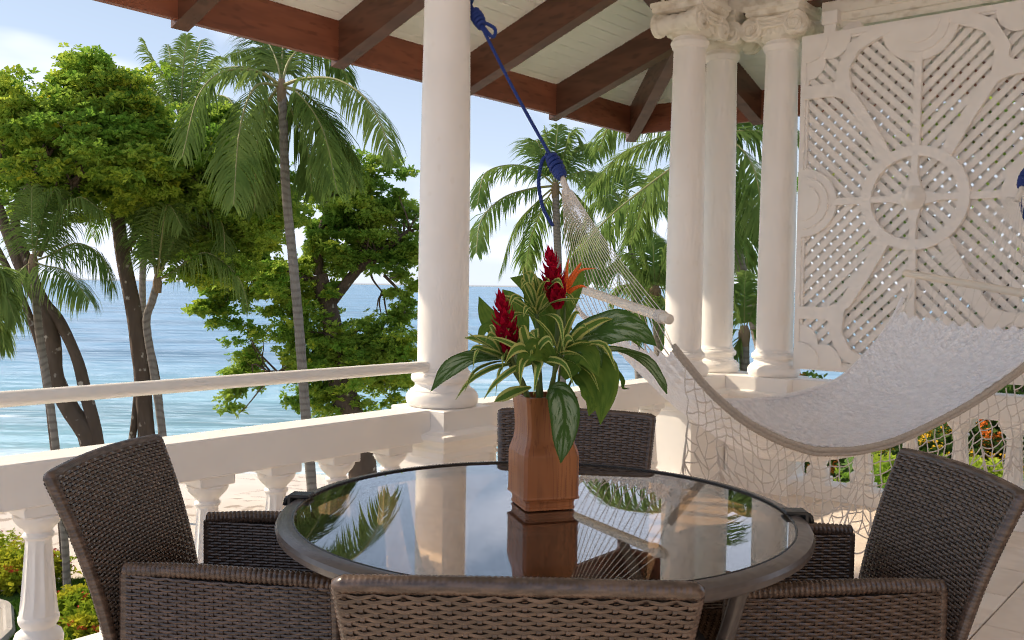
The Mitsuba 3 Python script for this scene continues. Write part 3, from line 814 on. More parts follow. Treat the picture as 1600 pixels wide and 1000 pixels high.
ROPE_T = np.array([C1[0], C1[1], 2.535])
tie = ROPE_T + .115 * np.array([.95, -.32, -.2])
for nm, top, K, ref, lab, cen in (('blue_rope', tie, K1, .5 * (Apt + Bpt), 'blue rope from the column top to the near hammock knot, with a hanging loop', C1),
                                  ('blue_rope', np.array([5.36, .82, 2.5]), K2, .5 * (Cpt + Dpt), 'blue rope at the far end of the hammock, in front of the lattice screen', (5.48, .79))):
    rp = thing(nm, lab, 'rope')
    zc = top[2]
    ring = []
    for dz in (0, .018):
        g = np.linspace(0, 2 * np.pi, 40)
        ring.append(tube(np.stack([cen[0] + .108 * np.cos(g), cen[1] + .108 * np.sin(g), zc + .03 + dz + .03 * np.cos(g - 2.4)], 1), .0085, 8))
    put(rp, 'tie', cat(ring), 'm_rope', smooth=True)
    ax = K - top
    put(rp, 'hitch', cat([knot(top + ax * .09, ax, .11, .009), tube(smooth_path([top + ax * .10, top + ax * .17 + RT * .045 + UP * .01, top + ax * .21 + RT * .02, top + ax * .13], 16), .008, 7), tube(smooth_path([top, top + ax * .05 - RT * .012, top + ax * .2], 8), .0085, 7)]), 'm_rope', smooth=True)
    put(rp, 'line', twist([top, (top + K) / 2 - UP * .014, K + (top - K) * .06], .0072, 24), 'm_rope', smooth=True)
    put(rp, 'knot', cat([knot(K + (top - K) * .05, ax, .115, .0095), knot(K + (top - K) * .01, ax, .05, .008)]), 'm_rope', smooth=True)
    sgn = -1
    s0 = K + (top - K) * .11
    put(rp, 'loop', twist([s0, s0 + RT * sgn * .030 - UP * .03, s0 + RT * sgn * .042 - UP * .12, s0 + RT * sgn * .022 - UP * .22, s0 + RT * .018 - UP * .29], .0075, 8), 'm_rope', smooth=True)

# ------------------------------------------------------------------ table
TC = V(.078, 2.10, 0); TZ = .737; TR = .60
table = thing('round_table', 'round table with a dark metal rim and a bronze tinted glass top', 'table')
rim = lathe([(.561, TZ - .012), (.562, TZ - .001), (.566, TZ + .001), (.585, TZ - .001), (.596, TZ - .006), (.600, TZ - .014), (.598, TZ - .026), (.590, TZ - .032), (.556, TZ - .032), (.556, TZ - .014)], 128)
rim = (rim[0][:-2], rim[1][:-256]) if False else rim
n_ = 128; nv = len(rim[0]) - 2
rv, rf = rim[0][:nv], rim[1][(rim[1] < nv).all(1)]
k = np.arange(n_); lastr = nv - n_
rf = np.vstack([rf, np.stack([lastr + k, lastr + (k + 1) % n_, (k + 1) % n_], 1), np.stack([lastr + k, (k + 1) % n_, k], 1)])
put(table, 'rim', move((rv, rf), TC[0], TC[1]), 'm_rim', smooth=35)
g = np.linspace(0, 2 * np.pi, 129)[:-1]
disc = np.c_[.5605 * np.cos(g), .5605 * np.sin(g), 0 * g + TZ - .0025]
put(table, 'glass_top', move((np.vstack([disc, [[0, 0, TZ - .0025]]]), np.stack([np.arange(128), (np.arange(128) + 1) % 128, np.full(128, 128)], 1)), TC[0], TC[1]), 'm_glass')
put(table, 'gasket', move(tube(np.c_[.5622 * np.cos(g), .5622 * np.sin(g), 0 * g + TZ], .0022, 6, False, True), TC[0], TC[1]), 'm_black', smooth=True)
for i in range(4):
    a = math.radians(85) + i * math.pi / 2; c, s = math.cos(a), math.sin(a)
    put(table, 'leg', tube(smooth_path([TC + [.53 * c, .53 * s, TZ - .03], TC + [.47 * c, .47 * s, .52], TC + [.34 * c, .34 * s, .28], TC + [.40 * c, .40 * s, .06], TC + [.46 * c, .46 * s, .0]], 20), .017, 10), 'm_rim', smooth=50)
put(table, 'stretcher_ring', move(tube(np.c_[.335 * np.cos(g), .335 * np.sin(g), 0 * g + .27], .009, 8, False, True), TC[0], TC[1]), 'm_rim', smooth=True)


def clip(a, label):
    c, s = math.cos(a), math.sin(a); o = TC + [c * .59, s * .59, TZ]
    er, et = np.array([c, s, 0]), np.array([-s, c, 0])
    p = cat([cbox(-.035, .016, -.022, .022, .002, .010, .002), cbox(.008, .018, -.022, .022, -.040, .006, .002), cbox(-.02, .014, -.022, .022, -.046, -.036, .002)])
    k = thing('table_clip', label, 'clip', 'black clips on the table rim')
    put(k, 'clamp', frame(p, o, er, et, UP), 'm_black')
    put(k, 'lever', frame(tube(smooth_path([(.012, 0, .0), (.026, 0, -.004), (.03, 0, -.02)], 6), .006, 8), o, er, et, UP), 'm_black', smooth=True)


def tang(px, py):
    r = FW + CR * ((px - 800) / FOC) + CU * ((500 - py) / FOC); q = EYE + r * ((TZ - 1.25) / r[2]) - TC
    return math.atan2(q[1], q[0])


clip(tang(466, 777), 'small black clip on the left of the table rim')
clip(tang(1236, 803), 'small black clip on the right of the table rim')

# ------------------------------------------------------------------ wicker chairs


def weave(S, nu, nv, amp=.0026, hw=.43, stake=.16):
    """Strands woven over and under stakes on the surface S(u, v) -> (points, normals), u and v in 0..1."""
    U = np.linspace(0, 1, 2 * nu + 1); K = len(U); ms = []
    sgn = np.zeros((nv, K)); i = (np.arange(K) - 1) // 2
    odd = (np.arange(K) % 2) == 1
    for j in range(nv): sgn[j, odd] = np.where((i[odd] + j) % 2 == 0, 1, -1)
    vj = (np.arange(nv) + .5) / nv
    rows = []
    for dv, h in ((-hw, -.0004), (0, .0012), (hw, -.0004)):
        P, N = S(np.repeat(U[None], nv, 0), np.repeat((vj + dv / nv)[:, None], K, 1))
        rows.append(P + N * (amp * sgn + h + amp)[..., None])
    R = np.stack(rows, 2)                       # nv, K, 3, 3
    v = R.reshape(-1, 3); a = np.arange(nv)[:, None, None]; b = np.arange(K - 1)[None, :, None]; c = np.arange(2)[None, None]
    o = (a * K + b) * 3 + c
    f = np.stack([o, o + 3, o + 4, o + 1], -1).reshape(-1, 4); ms.append((v, f))
    ui = (np.arange(nu) + .5) / nu; rows = []
    sg = np.where((np.arange(nu)[:, None] + np.arange(nv)[None]) % 2 == 0, -1, 1)
    for du in (-stake, stake):
        P, N = S(np.repeat((ui + du / nu)[:, None], nv, 1), np.repeat(vj[None], nu, 0))
        rows.append(P + N * (amp * .9 * sg + amp)[..., None])
    R = np.stack(rows, 2); v = R.reshape(-1, 3)
    a = np.arange(nu)[:, None]; b = np.arange(nv - 1)[None]; o = (a * nv + b) * 2
    f = np.stack([o, o + 1, o + 3, o + 2], -1).reshape(-1, 4); ms.append((v, f))
    return cat(ms)


def wrap(pts, r, pitch=.0075, depth=.0010, sides=9, n_=None):
    """A rod bound in cane: ridged all along."""
    p = smooth_path(pts, 240); L = np.r_[0, np.cumsum(np.linalg.norm(np.diff(p, axis=0), axis=1))]
    m = int(L[-1] / pitch * 3); s = np.linspace(0, L[-1], m); q = np.stack([np.interp(s, L, p[:, k]) for k in range(3)], 1)
    rr = r - depth * (np.arange(m) % 3 == 0)
    return tube(q, rr, sides)


def back_surf(u, v, side):
    """u, v in 0..1; side +1 front (towards the sitter), -1 rear."""
    x = 2 * u - 1
    def pt(x, v):
        hw = .212 + .040 * v ** 1.2
        y = -.195 - .055 * v - .085 * v ** 2 - .018 * (1 - x * x) * (.3 + .7 * v)
        z = .33 + .490 * v + .007 * (1 - x * x) * v
        return np.stack([x * hw, y, z], -1)
    P = pt(x, v); e = 1e-3
    N = np.cross(pt(x + e, v) - P, pt(x, v + e) - P); N /= np.linalg.norm(N, axis=-1, keepdims=True)
    N = -N if N[..., 1].mean() < 0 else N
    return (P + N * .012, N) if side > 0 else (P - N * .012, -N)


def arm_surf(sx, side):
    """side +1 outer face."""
    def S(u, v):
        y = -.175 + u * (.445 + .02 * (1 - v)); z = .15 + v * (.468 - .012 * u)
        x = sx * (.222 + side * .013 + .01 * np.sin(np.pi * u) * v)
        return np.stack([x + 0 * u, y, z], -1), np.broadcast_to(np.array([sx * side, 0, 0.0]), u.shape + (3,))
    return S


def seat_surf(u, v):
    return np.stack([-.198 + .396 * u, -.19 + .45 * v, .425 - .012 * np.sin(np.pi * u) * np.sin(np.pi * v)], -1), np.broadcast_to(np.array([0, 0, 1.0]), u.shape + (3,))


def slab_of(Sa, Sb, n=14):
    u, v = np.meshgrid(np.linspace(0, 1, n), np.linspace(0, 1, n), indexing='ij')
    A, B = Sa(u, v)[0], Sb(u, v)[0]
    ring = lambda G: np.concatenate([G[:, 0], G[-1, 1:], G[-2::-1, -1], G[0, -2:0:-1]])
    a, fa = sheet(A); b, fb = sheet(B); ra, rb = ring(A), ring(B); m = len(ra); k = np.arange(m)
    side = (np.vstack([ra, rb]), np.vstack([np.stack([k, (k + 1) % m, m + (k + 1) % m], 1), np.stack([k, m + (k + 1) % m, m + k], 1)]))
    return cat([(a, fa), (b, fb), side])


cp = {}
shr = lambda S, o: (lambda u, v: (lambda r: (r[0] - r[1] * o, r[1]))(S(u, v)))
bf, br = (lambda u, v: back_surf(u, v, 1)), (lambda u, v: back_surf(u, v, -1))
cp['backrest'] = ply(slab_of(shr(bf, .003), shr(br, .003)), 'm_core', smooth=40)
cp['backrest__weave'] = ply(cat([weave(bf, 24, 64), weave(br, 24, 64)]), 'm_wicker', smooth=50)
pt = lambda x, v, d=0: back_surf(np.array([(x + 1) / 2]), np.array([v]), 1)[0][0] - np.array([0, .012, 0])
edge = [pt(-1.0, v) for v in (0, .25, .5, .75, .96)] + [pt(-.995, .99)] + [pt(x, 1.0) for x in (-.96, -.6, -.3, 0, .3, .6, .96)] + [pt(.995, .99)] + [pt(1.0, v) for v in (.96, .75, .5, .25, 0)]
cp['backrest__top_wrap'] = ply(wrap(edge, .0145, .0085), 'm_wicker', smooth=50)
for sx, nm in ((1, 'arm'), (-1, 'arm_001')):
    cp[nm] = ply(slab_of(shr(arm_surf(sx, 1), .003), shr(arm_surf(sx, -1), .003), 6), 'm_core')
    cp[nm + '__weave'] = ply(cat([weave(arm_surf(sx, 1), 22, 62), weave(arm_surf(sx, -1), 22, 62)]), 'm_wicker', smooth=50)
    cp[nm + '__top_wrap'] = ply(cat([wrap([(sx * .222, -.185, .623), (sx * .230, -.05, .629), (sx * .234, .08, .627), (sx * .228, .22, .619), (sx * .222, .268, .609)], .0175, .011, .0028),
                                     wrap([(sx * .222, .268, .615), (sx * .222, .276, .585), (sx * .222, .284, .40), (sx * .222, .292, .14)], .0165, .009),
                                     wrap([(sx * .222, -.18, .618), (sx * .222, -.178, .14)], .0155, .009)]), 'm_wicker', smooth=50)
cp['seat'] = ply(cat([cbox(-.2, .2, -.2, .262, .33, .418, .01)]), 'm_core')
cp['seat__weave'] = ply(weave(seat_surf, 20, 56), 'm_wicker', smooth=50)
legs = [(-.215, -.19), (.215, -.19), (-.215, .28), (.215, .28)]
for i, (x, y) in enumerate(legs):
    cp['leg' + (f'_{i:03d}' if i else '')] = ply(wrap([(x, y, .0), (x, y, .10), (x * .99, y * .99, .36)], .021, .009), 'm_wicker', smooth=50)


def chair(lat, dep, face_lat, face_dep, label):
    c = thing('wicker_chair', label, 'chair', 'dark wicker armchairs round the table')
    o = V(lat, dep, 0.001); f = RT * face_lat + FH * face_dep; rz = math.degrees(math.atan2(f[1], f[0])) - 90
    to = TF().translate(o.tolist()).rotate([0, 0, 1], rz)
    for n, p in cp.items():
        k = c + '__' + n; scene[k] = {**p, 'to_world': to}
        if n.endswith('weave'): labels[k] = {'kind': 'stuff'}


chair(.018, 1.61, .012, 1.0, 'dark wicker armchair nearest the camera, seen from behind its back')
chair(-.628, 2.165, .997, -.07, 'dark wicker armchair left of the table, in front of the balustrade')
chair(.728, 2.14, -.997, -.07, 'dark wicker armchair right of the table, in front of the hammock fringe')
chair(.165, 2.70, -.156, -.988, 'dark wicker armchair on the far side of the table behind the vase')

# ------------------------------------------------------------------ vase and flowers
VC = V(.079, 2.145, TZ)
va = math.radians(6)
ux = RT * math.cos(va) + FH * math.sin(va); uy = -RT * math.sin(va) + FH * math.cos(va)
ux, uy = RT * math.cos(.30) + FH * math.sin(.30), -RT * math.sin(.30) + FH * math.cos(.30)


def vsec(h, z, c=.007):
    c = min(c, h * .3)
    return [VC + ux * a + uy * b + UP * z for a, b in ((-h, -h + c), (-h + c, -h), (h - c, -h), (h, -h + c), (h, h - c), (h - c, h), (-h + c, h), (-h, h - c))]


vprof = [(.059, 0), (.059, .016), (.0605, .019), (.0605, .022), (.068, .025), (.0685, .028), (.067, .032), (.067, .122), (.0662, .129), (.063, .141), (.0588, .154), (.0565, .17), (.0562, .19), (.0575, .215), (.0600, .24), (.0620, .256), (.0620, .260), (.055, .260), (.052, .20), (.052, .19)]
vase = thing('wooden_vase', 'square polished wooden vase with tapered neck standing on the glass table', 'vase')
put(vase, 'body', loft([vsec(h, z) for h, z in vprof]), 'm_vase', smooth=28)
put(vase, 'foot', loft([vsec(.0605, -.0 + .0004), vsec(.0605, .006), vsec(.0585, .0072)]), 'm_vase')
MOUTH = VC + UP * .245


def leaf(pts, width, nrm, fold=.25, n=16, shape=1.0, wav=0.0, seed=0):
    p = smooth_path(pts, n); t = np.gradient(p, axis=0); t /= np.linalg.norm(t, axis=1, keepdims=True)
    s = np.linspace(0, 1, n); w = width * .5 * np.clip(np.sin(np.pi * np.clip(s * .93 + .07, 0, 1) ** shape), .02, 1)
    w[-1] = .0005
    nn = np.broadcast_to(np.asarray(nrm, float), p.shape)
    sd = np.cross(t, nn); sd /= np.linalg.norm(sd, axis=1, keepdims=True); up = np.cross(sd, t)
    cols, uvs = [], []
    for k in (-1, -.5, 0, .5, 1):
        rise = fold * abs(k) * w - .28 * fold * w * (k * k) + wav * w * np.sin(s * 17 + seed + k * 2) * abs(k)
        cols.append(p + sd * (w * k)[:, None] + up * rise[:, None]); uvs.append(np.c_[s, 0 * s + .5 + k * .5])
    m = sheet(np.stack(cols, 1))
    return m[0], m[1], np.stack(uvs, 1).reshape(-1, 2)


def put_leaf(parent, name, pts, width, nrm, mat, **k):
    v, f, uv = leaf(pts, width, nrm, **k)
    put(parent, name, (v, f), mat, smooth=True, uv=uv)


def stem(parent, pts, r=.003): put(parent, 'stem', tube(smooth_path(pts, 12), r, 7), 'm_stem', smooth=True)


towards = -FH
M = lambda dx=0., dy=0.: MOUTH + RT * dx + FH * dy - UP * .06
bl = thing('broad_leaf_sprig', 'silver patterned broad green leaves arching over the right of the wooden vase', 'leaves')
stem(bl, [M(.015), at(895, 590, 2.11), at(910, 560, 2.11)])
put_leaf(bl, 'leaf', [at(895, 575, 2.10), at(912, 530, 2.06), at(955, 512, 2.02), at(995, 518, 2.0), at(1026, 541, 1.98)], .095, UP * .6 + towards * .8, 'm_silver', fold=.15, wav=.08)
put_leaf(bl, 'leaf', [at(898, 585, 2.13), at(905, 545, 2.16), at(922, 508, 2.18), at(952, 489, 2.2)], .040, UP * .4 + towards - RT * .3, 'm_silver', fold=.4)
put_leaf(bl, 'leaf', [at(905, 570, 2.12), at(950, 548, 2.14), at(1000, 560, 2.12), at(1030, 592, 2.1), at(1042, 616, 2.08)], .048, UP + towards * .3, 'm_silver', fold=.3, wav=.1)
put_leaf(bl, 'leaf', [at(900, 560, 2.08), at(928, 570, 2.03), at(942, 605, 2.01), at(938, 664, 2.0)], .088, towards + RT * .2 + UP * .2, 'm_broad', fold=.12, wav=.1, seed=2)
put_leaf(bl, 'leaf', [at(915, 560, 2.14), at(950, 570, 2.16), at(968, 592, 2.17), at(972, 607, 2.17), at(984, 608, 2.17)], .045, UP + RT * .7, 'm_broad', fold=.5)
put_leaf(bl, 'leaf', [at(890, 560, 2.06), at(905, 540, 2.02), at(925, 545, 1.99), at(940, 575, 1.98)], .07, towards * .7 + UP * .6, 'm_silver', fold=.15, seed=5)
put_leaf(bl, 'leaf', [at(895, 585, 2.05), at(918, 600, 2.01), at(925, 625, 2.0), at(920, 650, 1.99)], .055, towards + RT * .5, 'm_broad', fold=.2, wav=.1, seed=12)
put_leaf(bl, 'leaf', [at(890, 570, 2.15), at(930, 530, 2.2), at(975, 525, 2.24), at(1008, 548, 2.26)], .055, UP + towards * .4, 'm_broad', fold=.2, seed=13)
put_leaf(bl, 'leaf', [at(880, 590, 2.03), at(900, 560, 1.99), at(918, 556, 1.97), at(936, 590, 1.96)], .07, towards * .8 + UP * .5, 'm_broad', fold=.15, wav=.08, seed=15)
put_leaf(bl, 'leaf', [at(868, 570, 2.02), at(850, 548, 1.99), at(826, 552, 1.97), at(806, 582, 1.96)], .055, towards * .9 + UP * .4, 'm_broad', fold=.15, wav=.08, seed=16)
fl = thing('broad_leaf_sprig', 'silver patterned leaf drooping down the front of the wooden vase', 'leaves')
stem(fl, [M(.0, -.01), at(855, 620, 2.08), at(862, 610, 2.05)])
put_leaf(fl, 'leaf', [at(858, 606, 2.06), at(873, 612, 2.02), at(882, 645, 1.995), at(880, 690, 1.985), at(876, 724, 1.98)], .068, towards + UP * .25 + RT * .12, 'm_silver', fold=.14, wav=.07, seed=1)
ll = thing('broad_leaf_sprig', 'long silver green leaves reaching out to the left of the wooden vase', 'leaves')
stem(ll, [M(-.015), at(820, 600, 2.1), at(805, 580, 2.09)])
put_leaf(ll, 'leaf', [at(810, 585, 2.10), at(780, 560, 2.06), at(735, 562, 2.0), at(700, 582, 1.96), at(673, 612, 1.93)], .072, UP + towards * .35, 'm_silver', fold=.25, wav=.06)
put_leaf(ll, 'leaf', [at(812, 575, 2.14), at(785, 550, 2.17), at(755, 548, 2.2), at(722, 570, 2.22)], .068, UP + towards * .55, 'm_silver', fold=.2, seed=3)
put_leaf(ll, 'leaf', [at(830, 605, 2.05), at(805, 612, 2.02), at(785, 622, 2.01), at(772, 628, 2.0)], .030, UP + towards, 'm_varieg', fold=.3)
ul = thing('broad_leaf_sprig', 'plain green broad leaves standing behind the red flowers', 'leaves')
stem(ul, [M(-.01, .02), at(835, 560, 2.17), at(838, 520, 2.18)])
put_leaf(ul, 'leaf', [at(850, 540, 2.16), at(850, 490, 2.18), at(830, 450, 2.17), at(797, 434, 2.14)], .075, towards + UP * .3, 'm_broad', fold=.2, seed=4)
put_leaf(ul, 'leaf', [at(800, 545, 2.16), at(775, 515, 2.18), at(758, 490, 2.18), at(748, 463, 2.17)], .050, towards + RT * .5, 'm_broad', fold=.35, seed=6)
put_leaf(ul, 'leaf', [at(795, 530, 2.15), at(775, 512, 2.14), at(756, 515, 2.13), at(748, 540, 2.12)], .028, towards + UP, 'm_broad', fold=.4)
put_leaf(ul, 'leaf', [at(862, 540, 2.14), at(872, 500, 2.13), at(868, 470, 2.12), at(856, 455, 2.1)], .052, towards - RT * .2, 'm_broad', fold=.3, seed=8)
put_leaf(ul, 'leaf', [at(885, 500, 2.2), at(895, 465, 2.22), at(905, 435, 2.23), at(914, 424, 2.23)], .032, towards, 'm_broad', fold=.3)
put_leaf(ul, 'leaf', [at(820, 540, 2.17), at(812, 500, 2.18), at(800, 470, 2.18), at(785, 452, 2.18)], .05, towards + UP * .2, 'm_broad', fold=.25, seed=9)

rng = np.random.default_rng(21)
for (px, py, dep, tilt, n, L, lab) in ((838, 500, 2.10, (.0, 1.0), 17, 98, 'yellow edged narrow leaf rosette standing upright between the red flowers'),
                                       (800, 570, 2.06, (-.55, .6), 14, 88, 'yellow edged narrow leaf rosette low on the left of the vase mouth'),
                                       (868, 560, 2.03, (.5, .55), 11, 92, 'yellow edged narrow leaf rosette in the middle front above the vase'),
                                       (835, 570, 2.03, (-.1, .3), 11, 86, 'yellow edged narrow leaf rosette low at the centre of the vase mouth')):
    sp = thing('variegated_sprig', lab, 'leaves', None)
    c = at(px, py, dep); ax = RT * tilt[0] + UP * tilt[1] + towards * .45; ax /= np.linalg.norm(ax)
    stem(sp, [M(tilt[0] * .03), (M() + c) / 2, c + ax * .02], .0045)
    a = np.cross(ax, FH); a /= np.linalg.norm(a); b = np.cross(ax, a)
    for i in range(n):
        g = i * 2.4; e = .25 + .95 * (i / n) + rng.normal(0, .08); h = (1 - i / n) * .035
        d0 = ax * math.cos(e) + (a * math.cos(g) + b * math.sin(g)) * math.sin(e)
        ln = L / FOC * dep * rng.uniform(.85, 1.15); o = c + ax * h
        sw = a * rng.normal(0, .14) + b * rng.normal(0, .14); p1 = o + d0 * ln * .4; p2 = o + d0 * ln * .75 + sw * ln * .5 - UP * ln * .12; p3 = o + d0 * ln * .95 + sw * ln - UP * ln * rng.uniform(.2, .6)
        nr = np.cross(np.cross(d0, ax), d0); nr = nr / (np.linalg.norm(nr) + 1e-6) + ax * .2
        put_leaf(sp, 'blade', [o, p1, p2, p3], rng.uniform(.016, .024), nr, 'm_varieg', fold=.35, n=10, shape=.8)


def ginger(p0, p1, width, label, foot):
    gk = thing('red_ginger_flower', label, 'flower', 'red cone flowers in the vase')
    ax = p1 - p0; L = np.linalg.norm(ax); ax /= L; a = np.cross(ax, FH); a /= np.linalg.norm(a); b = np.cross(ax, a)
    stem(gk, [foot, (foot + p0) / 2 + RT * .004, p0, p0 + ax * L * .3], .005)
    vs, fs, n = [], [], 0
    r2 = np.random.default_rng(int(width * 1e5))
    N = 58
    for i in range(N):
        s = i / N; g = i * 2.39996; rad = width * .5 * (1.0 if s < .55 else 1 - (s - .55) * 1.75) * (.55 + .45 * min(1, s * 5))
        rd = a * math.cos(g) + b * math.sin(g); o = p0 + ax * L * (s * .88)
        ln = L * .25 * (1 - .35 * s)
        q = [o, o + rd * rad * .5 + ax * ln * .16, o + rd * rad * .95 + ax * ln * .40, o + rd * rad * (1.32 + r2.normal(0, .08)) + ax * ln * (.86 + r2.normal(0, .06))]
        v, f, _ = leaf(q, L * .135 * (1 - .4 * s), ax * .9 - rd * .5, fold=-.5, n=7, shape=.85)
        vs.append(v); fs.append(f + n); n += len(v)
    put(gk, 'bracts', (np.vstack(vs), np.vstack(fs)), 'm_ginger', smooth=True, kind='stuff')
    put(gk, 'core', tube([p0, p0 + ax * L * .5, p0 + ax * L * .95], [width * .2, width * .22, width * .05], 10), 'm_ginger', smooth=True)


ginger(at(798, 556, 2.04), at(780, 452, 2.00), .047, 'red cone flower on the left, lower of the two', M(-.02, -.01))
ginger(at(872, 482, 2.09), at(857, 383, 2.06), .046, 'red cone flower on the right, taller of the two', M(.01, .0))
he = thing('orange_flower', 'spiky orange flower just right of the taller red flower', 'flower')
hb = at(883, 470, 2.12)
stem(he, [M(.02), at(880, 540, 2.12), hb, at(884, 455, 2.12)], .003)
for pts in ([(883, 462), (884, 440), (886, 418), (889, 403)], [(884, 455), (895, 437), (908, 422), (930, 419)], [(883, 462), (895, 452), (908, 447), (917, 449)],
            [(882, 458), (878, 440), (872, 425), (866, 414)], [(882, 466), (876, 452), (873, 442), (875, 430)], [(884, 448), (893, 432), (905, 415), (908, 410)]):
    put(he, 'bract', tube(smooth_path([at(x, y, 2.12 - .012 * i) for i, (x, y) in enumerate(pts)], 12), np.array([.003, .0050, .0058, .0055, .005, .0045, .004, .0035, .003, .0022, .0014, .0005]), 8), 'm_helic', smooth=True)

# ------------------------------------------------------------------ palms


def frond(p, L_leaf, rng, n=56, droop=.55, width=.03, twist_=0.0, spread=1.0):
    """p: rachis points (m x 3). Returns the leaflets mesh and the rachis mesh."""
    p = smooth_path(p, 40); L = np.r_[0, np.cumsum(np.linalg.norm(np.diff(p, axis=0), axis=1))]; S = L[-1]
    t = np.gradient(p, axis=0); t /= np.linalg.norm(t, axis=1, keepdims=True)
    s = np.linspace(.14, .995, n); at_ = lambda A: np.stack([np.interp(s * S, L, A[:, k]) for k in range(3)], 1)
    o, d = at_(p), at_(t); d /= np.linalg.norm(d, axis=1, keepdims=True)
    sd = np.cross(d, UP); nb_ = np.linalg.norm(sd, axis=1, keepdims=True); sd = np.where(nb_ > .15, sd / np.maximum(nb_, 1e-6), RT)
    sd /= np.linalg.norm(sd, axis=1, keepdims=True)
    vs = []
    for sg in (-1, 1):
        ll = L_leaf * np.clip(np.sin(np.pi * (s * .82 + .12)), .18, 1) ** .8 * rng.uniform(.7, 1.12, n) * np.where(rng.uniform(0, 1, n) < .05, .3, 1)
        fwd = .35 + .75 * s
        dir0 = sd * sg * spread + d * fwd[:, None] - UP * (droop * .45) + rng.normal(0, .12, (n, 3)); dir0 /= np.linalg.norm(dir0, axis=1, keepdims=True)
        dir1 = dir0 - UP * droop * rng.uniform(.8, 1.5, (n, 1)); dir1 /= np.linalg.norm(dir1, axis=1, keepdims=True)
        dir2 = dir1 - UP * droop * 1.1; dir2 /= np.linalg.norm(dir2, axis=1, keepdims=True)
        a = o; b = a + dir0 * (ll * .35)[:, None]; c = b + dir1 * (ll * .35)[:, None]; e = c + dir2 * (ll * .3)[:, None]
        w = np.cross(dir0, np.cross(d, dir0)); w = d - dir0 * np.sum(d * dir0, 1, keepdims=True); w /= np.linalg.norm(w, axis=1, keepdims=True)
        k = width * .5
        vs.append(np.stack([a - w * k * .5, a + w * k * .5, b - w * k, b + w * k, c - w * k * .7, c + w * k * .7, e], 1))
    v = np.concatenate(vs); m = len(v)
    F = np.array([[0, 1, 3], [0, 3, 2], [2, 3, 5], [2, 5, 4], [4, 5, 6]])
    f = (np.arange(m)[:, None, None] * 7 + F[None]).reshape(-1, 3)
    return (v.reshape(-1, 3), f), tube(p, np.linspace(.028, .006, 40) * (S / 2.6), 5)


def palm(label, depth, crown, trunk, r0, r1, fronds, leaf_len, mat='m_palm', seed=0, n=56, width=.032, droop=.55, nuts=0):
    rg = np.random.default_rng(seed); pk = thing('palm_tree', label, 'palm tree', None)
    c = at(*crown, depth)
    tp = [at(x, y, depth) for x, y in trunk]
    gl_ = ground_z((tp[-1] @ RT), (tp[-1] @ FH))
    if tp[-1][2] > gl_: tp.append(np.array([tp[-1][0] + .05, tp[-1][1], gl_ - .1]))
    path = smooth_path([c] + tp, 60); rr = np.linspace(r1, r0, 60) * (1 + .035 * np.sin(np.arange(60) * 2.1)); rr[-4:] *= [1.1, 1.25, 1.45, 1.7]
    put(pk, 'trunk', tube(path, rr, 12), 'm_palmbark', smooth=60)
    put(pk, 'crown_shaft', tube([c - UP * .25 * r0 / .1, c, c + UP * .12], [r1 * 1.05, r1 * 1.25, r1 * .7], 10), 'm_husk', smooth=60)
    for i, fr_ in enumerate(fronds):
        dd = fr_[-1]; pts = fr_[:-1]; m = len(pts)
        P = [c + UP * .03] + [at(x, y, depth + dd * ((j + 1) / m) ** 1.2) for j, (x, y) in enumerate(pts)]
        (lv, lf), ra = frond(P, leaf_len, rg, n, droop * rg.uniform(.8, 1.2), width)
        k = put(pk, 'frond', (lv, lf), mat)
        put(k, 'rachis', ra, 'm_petiole', smooth=True)
    for i in range(nuts):
        a = rg.uniform(0, 6.28); s = trimesh.creation.icosphere(2, .1); s.apply_scale([1, 1, 1.25])
        q = c + np.array([math.cos(a) * .2, math.sin(a) * .2, -.18 - .08 * rg.uniform()])
        put(pk, 'coconut', (np.array(s.vertices) + q, np.array(s.faces)), 'm_husk', smooth=True)


palm('tall slender coconut palm with grey trunk, left of the roped column', 11.6, (440, 138), [(443, 200), (447, 300), (459, 420), (468, 520), (477, 640), (487, 760), (493, 850), (497, 945)], .070, .053,
     [[(475, 123), (530, 126), (580, 165), (616, 250), -1.2], [(452, 95), (480, 70), (520, 82), (545, 128), 1.2], [(432, 95), (415, 62), (385, 42), .8], [(441, 85), (445, 60), (442, 38), 1.5],
      [(405, 112), (350, 112), (310, 150), (285, 245), -.8], [(400, 135), (375, 200), (365, 320), -1.0], [(470, 150), (505, 205), (527, 300), -.6], [(478, 148), (520, 195), (556, 290), 1.0],
      [(418, 160), (402, 220), (398, 330), .6], [(400, 110), (370, 104), (340, 108), 1.6], [(452, 165), (480, 230), (487, 300), .4], [(425, 150), (385, 240), (340, 300), 1.0], [(455, 150), (500, 175), (560, 250), .6], [(430, 90), (405, 75), (360, 85), 1.0]], .70, seed=1, nuts=0, width=.027, n=76)
palm('palm with upright crown behind the near hammock knot', 24, (868, 292), [(869, 330), (874, 460), (880, 640), (884, 720)], .12, .09,
     [[(850, 250), (838, 220), (822, 232), 1], [(858, 240), (852, 200), 0], [(868, 240), (872, 196), .5], [(880, 245), (893, 208), (908, 220), 0], [(888, 255), (915, 225), (932, 248), 1],
      [(835, 265), (795, 258), (758, 272), (746, 320), -1], [(830, 295), (785, 310), (752, 345), (744, 395), -1.5], [(840, 315), (805, 355), (780, 430), 0], [(900, 270), (935, 275), (958, 330), -1], [(895, 300), (925, 340), (935, 405), 0], [(850, 320), (830, 370), (822, 420), 1], [(885, 320), (905, 370), (905, 430), 1]], 1.0, seed=2, width=.045, n=72)
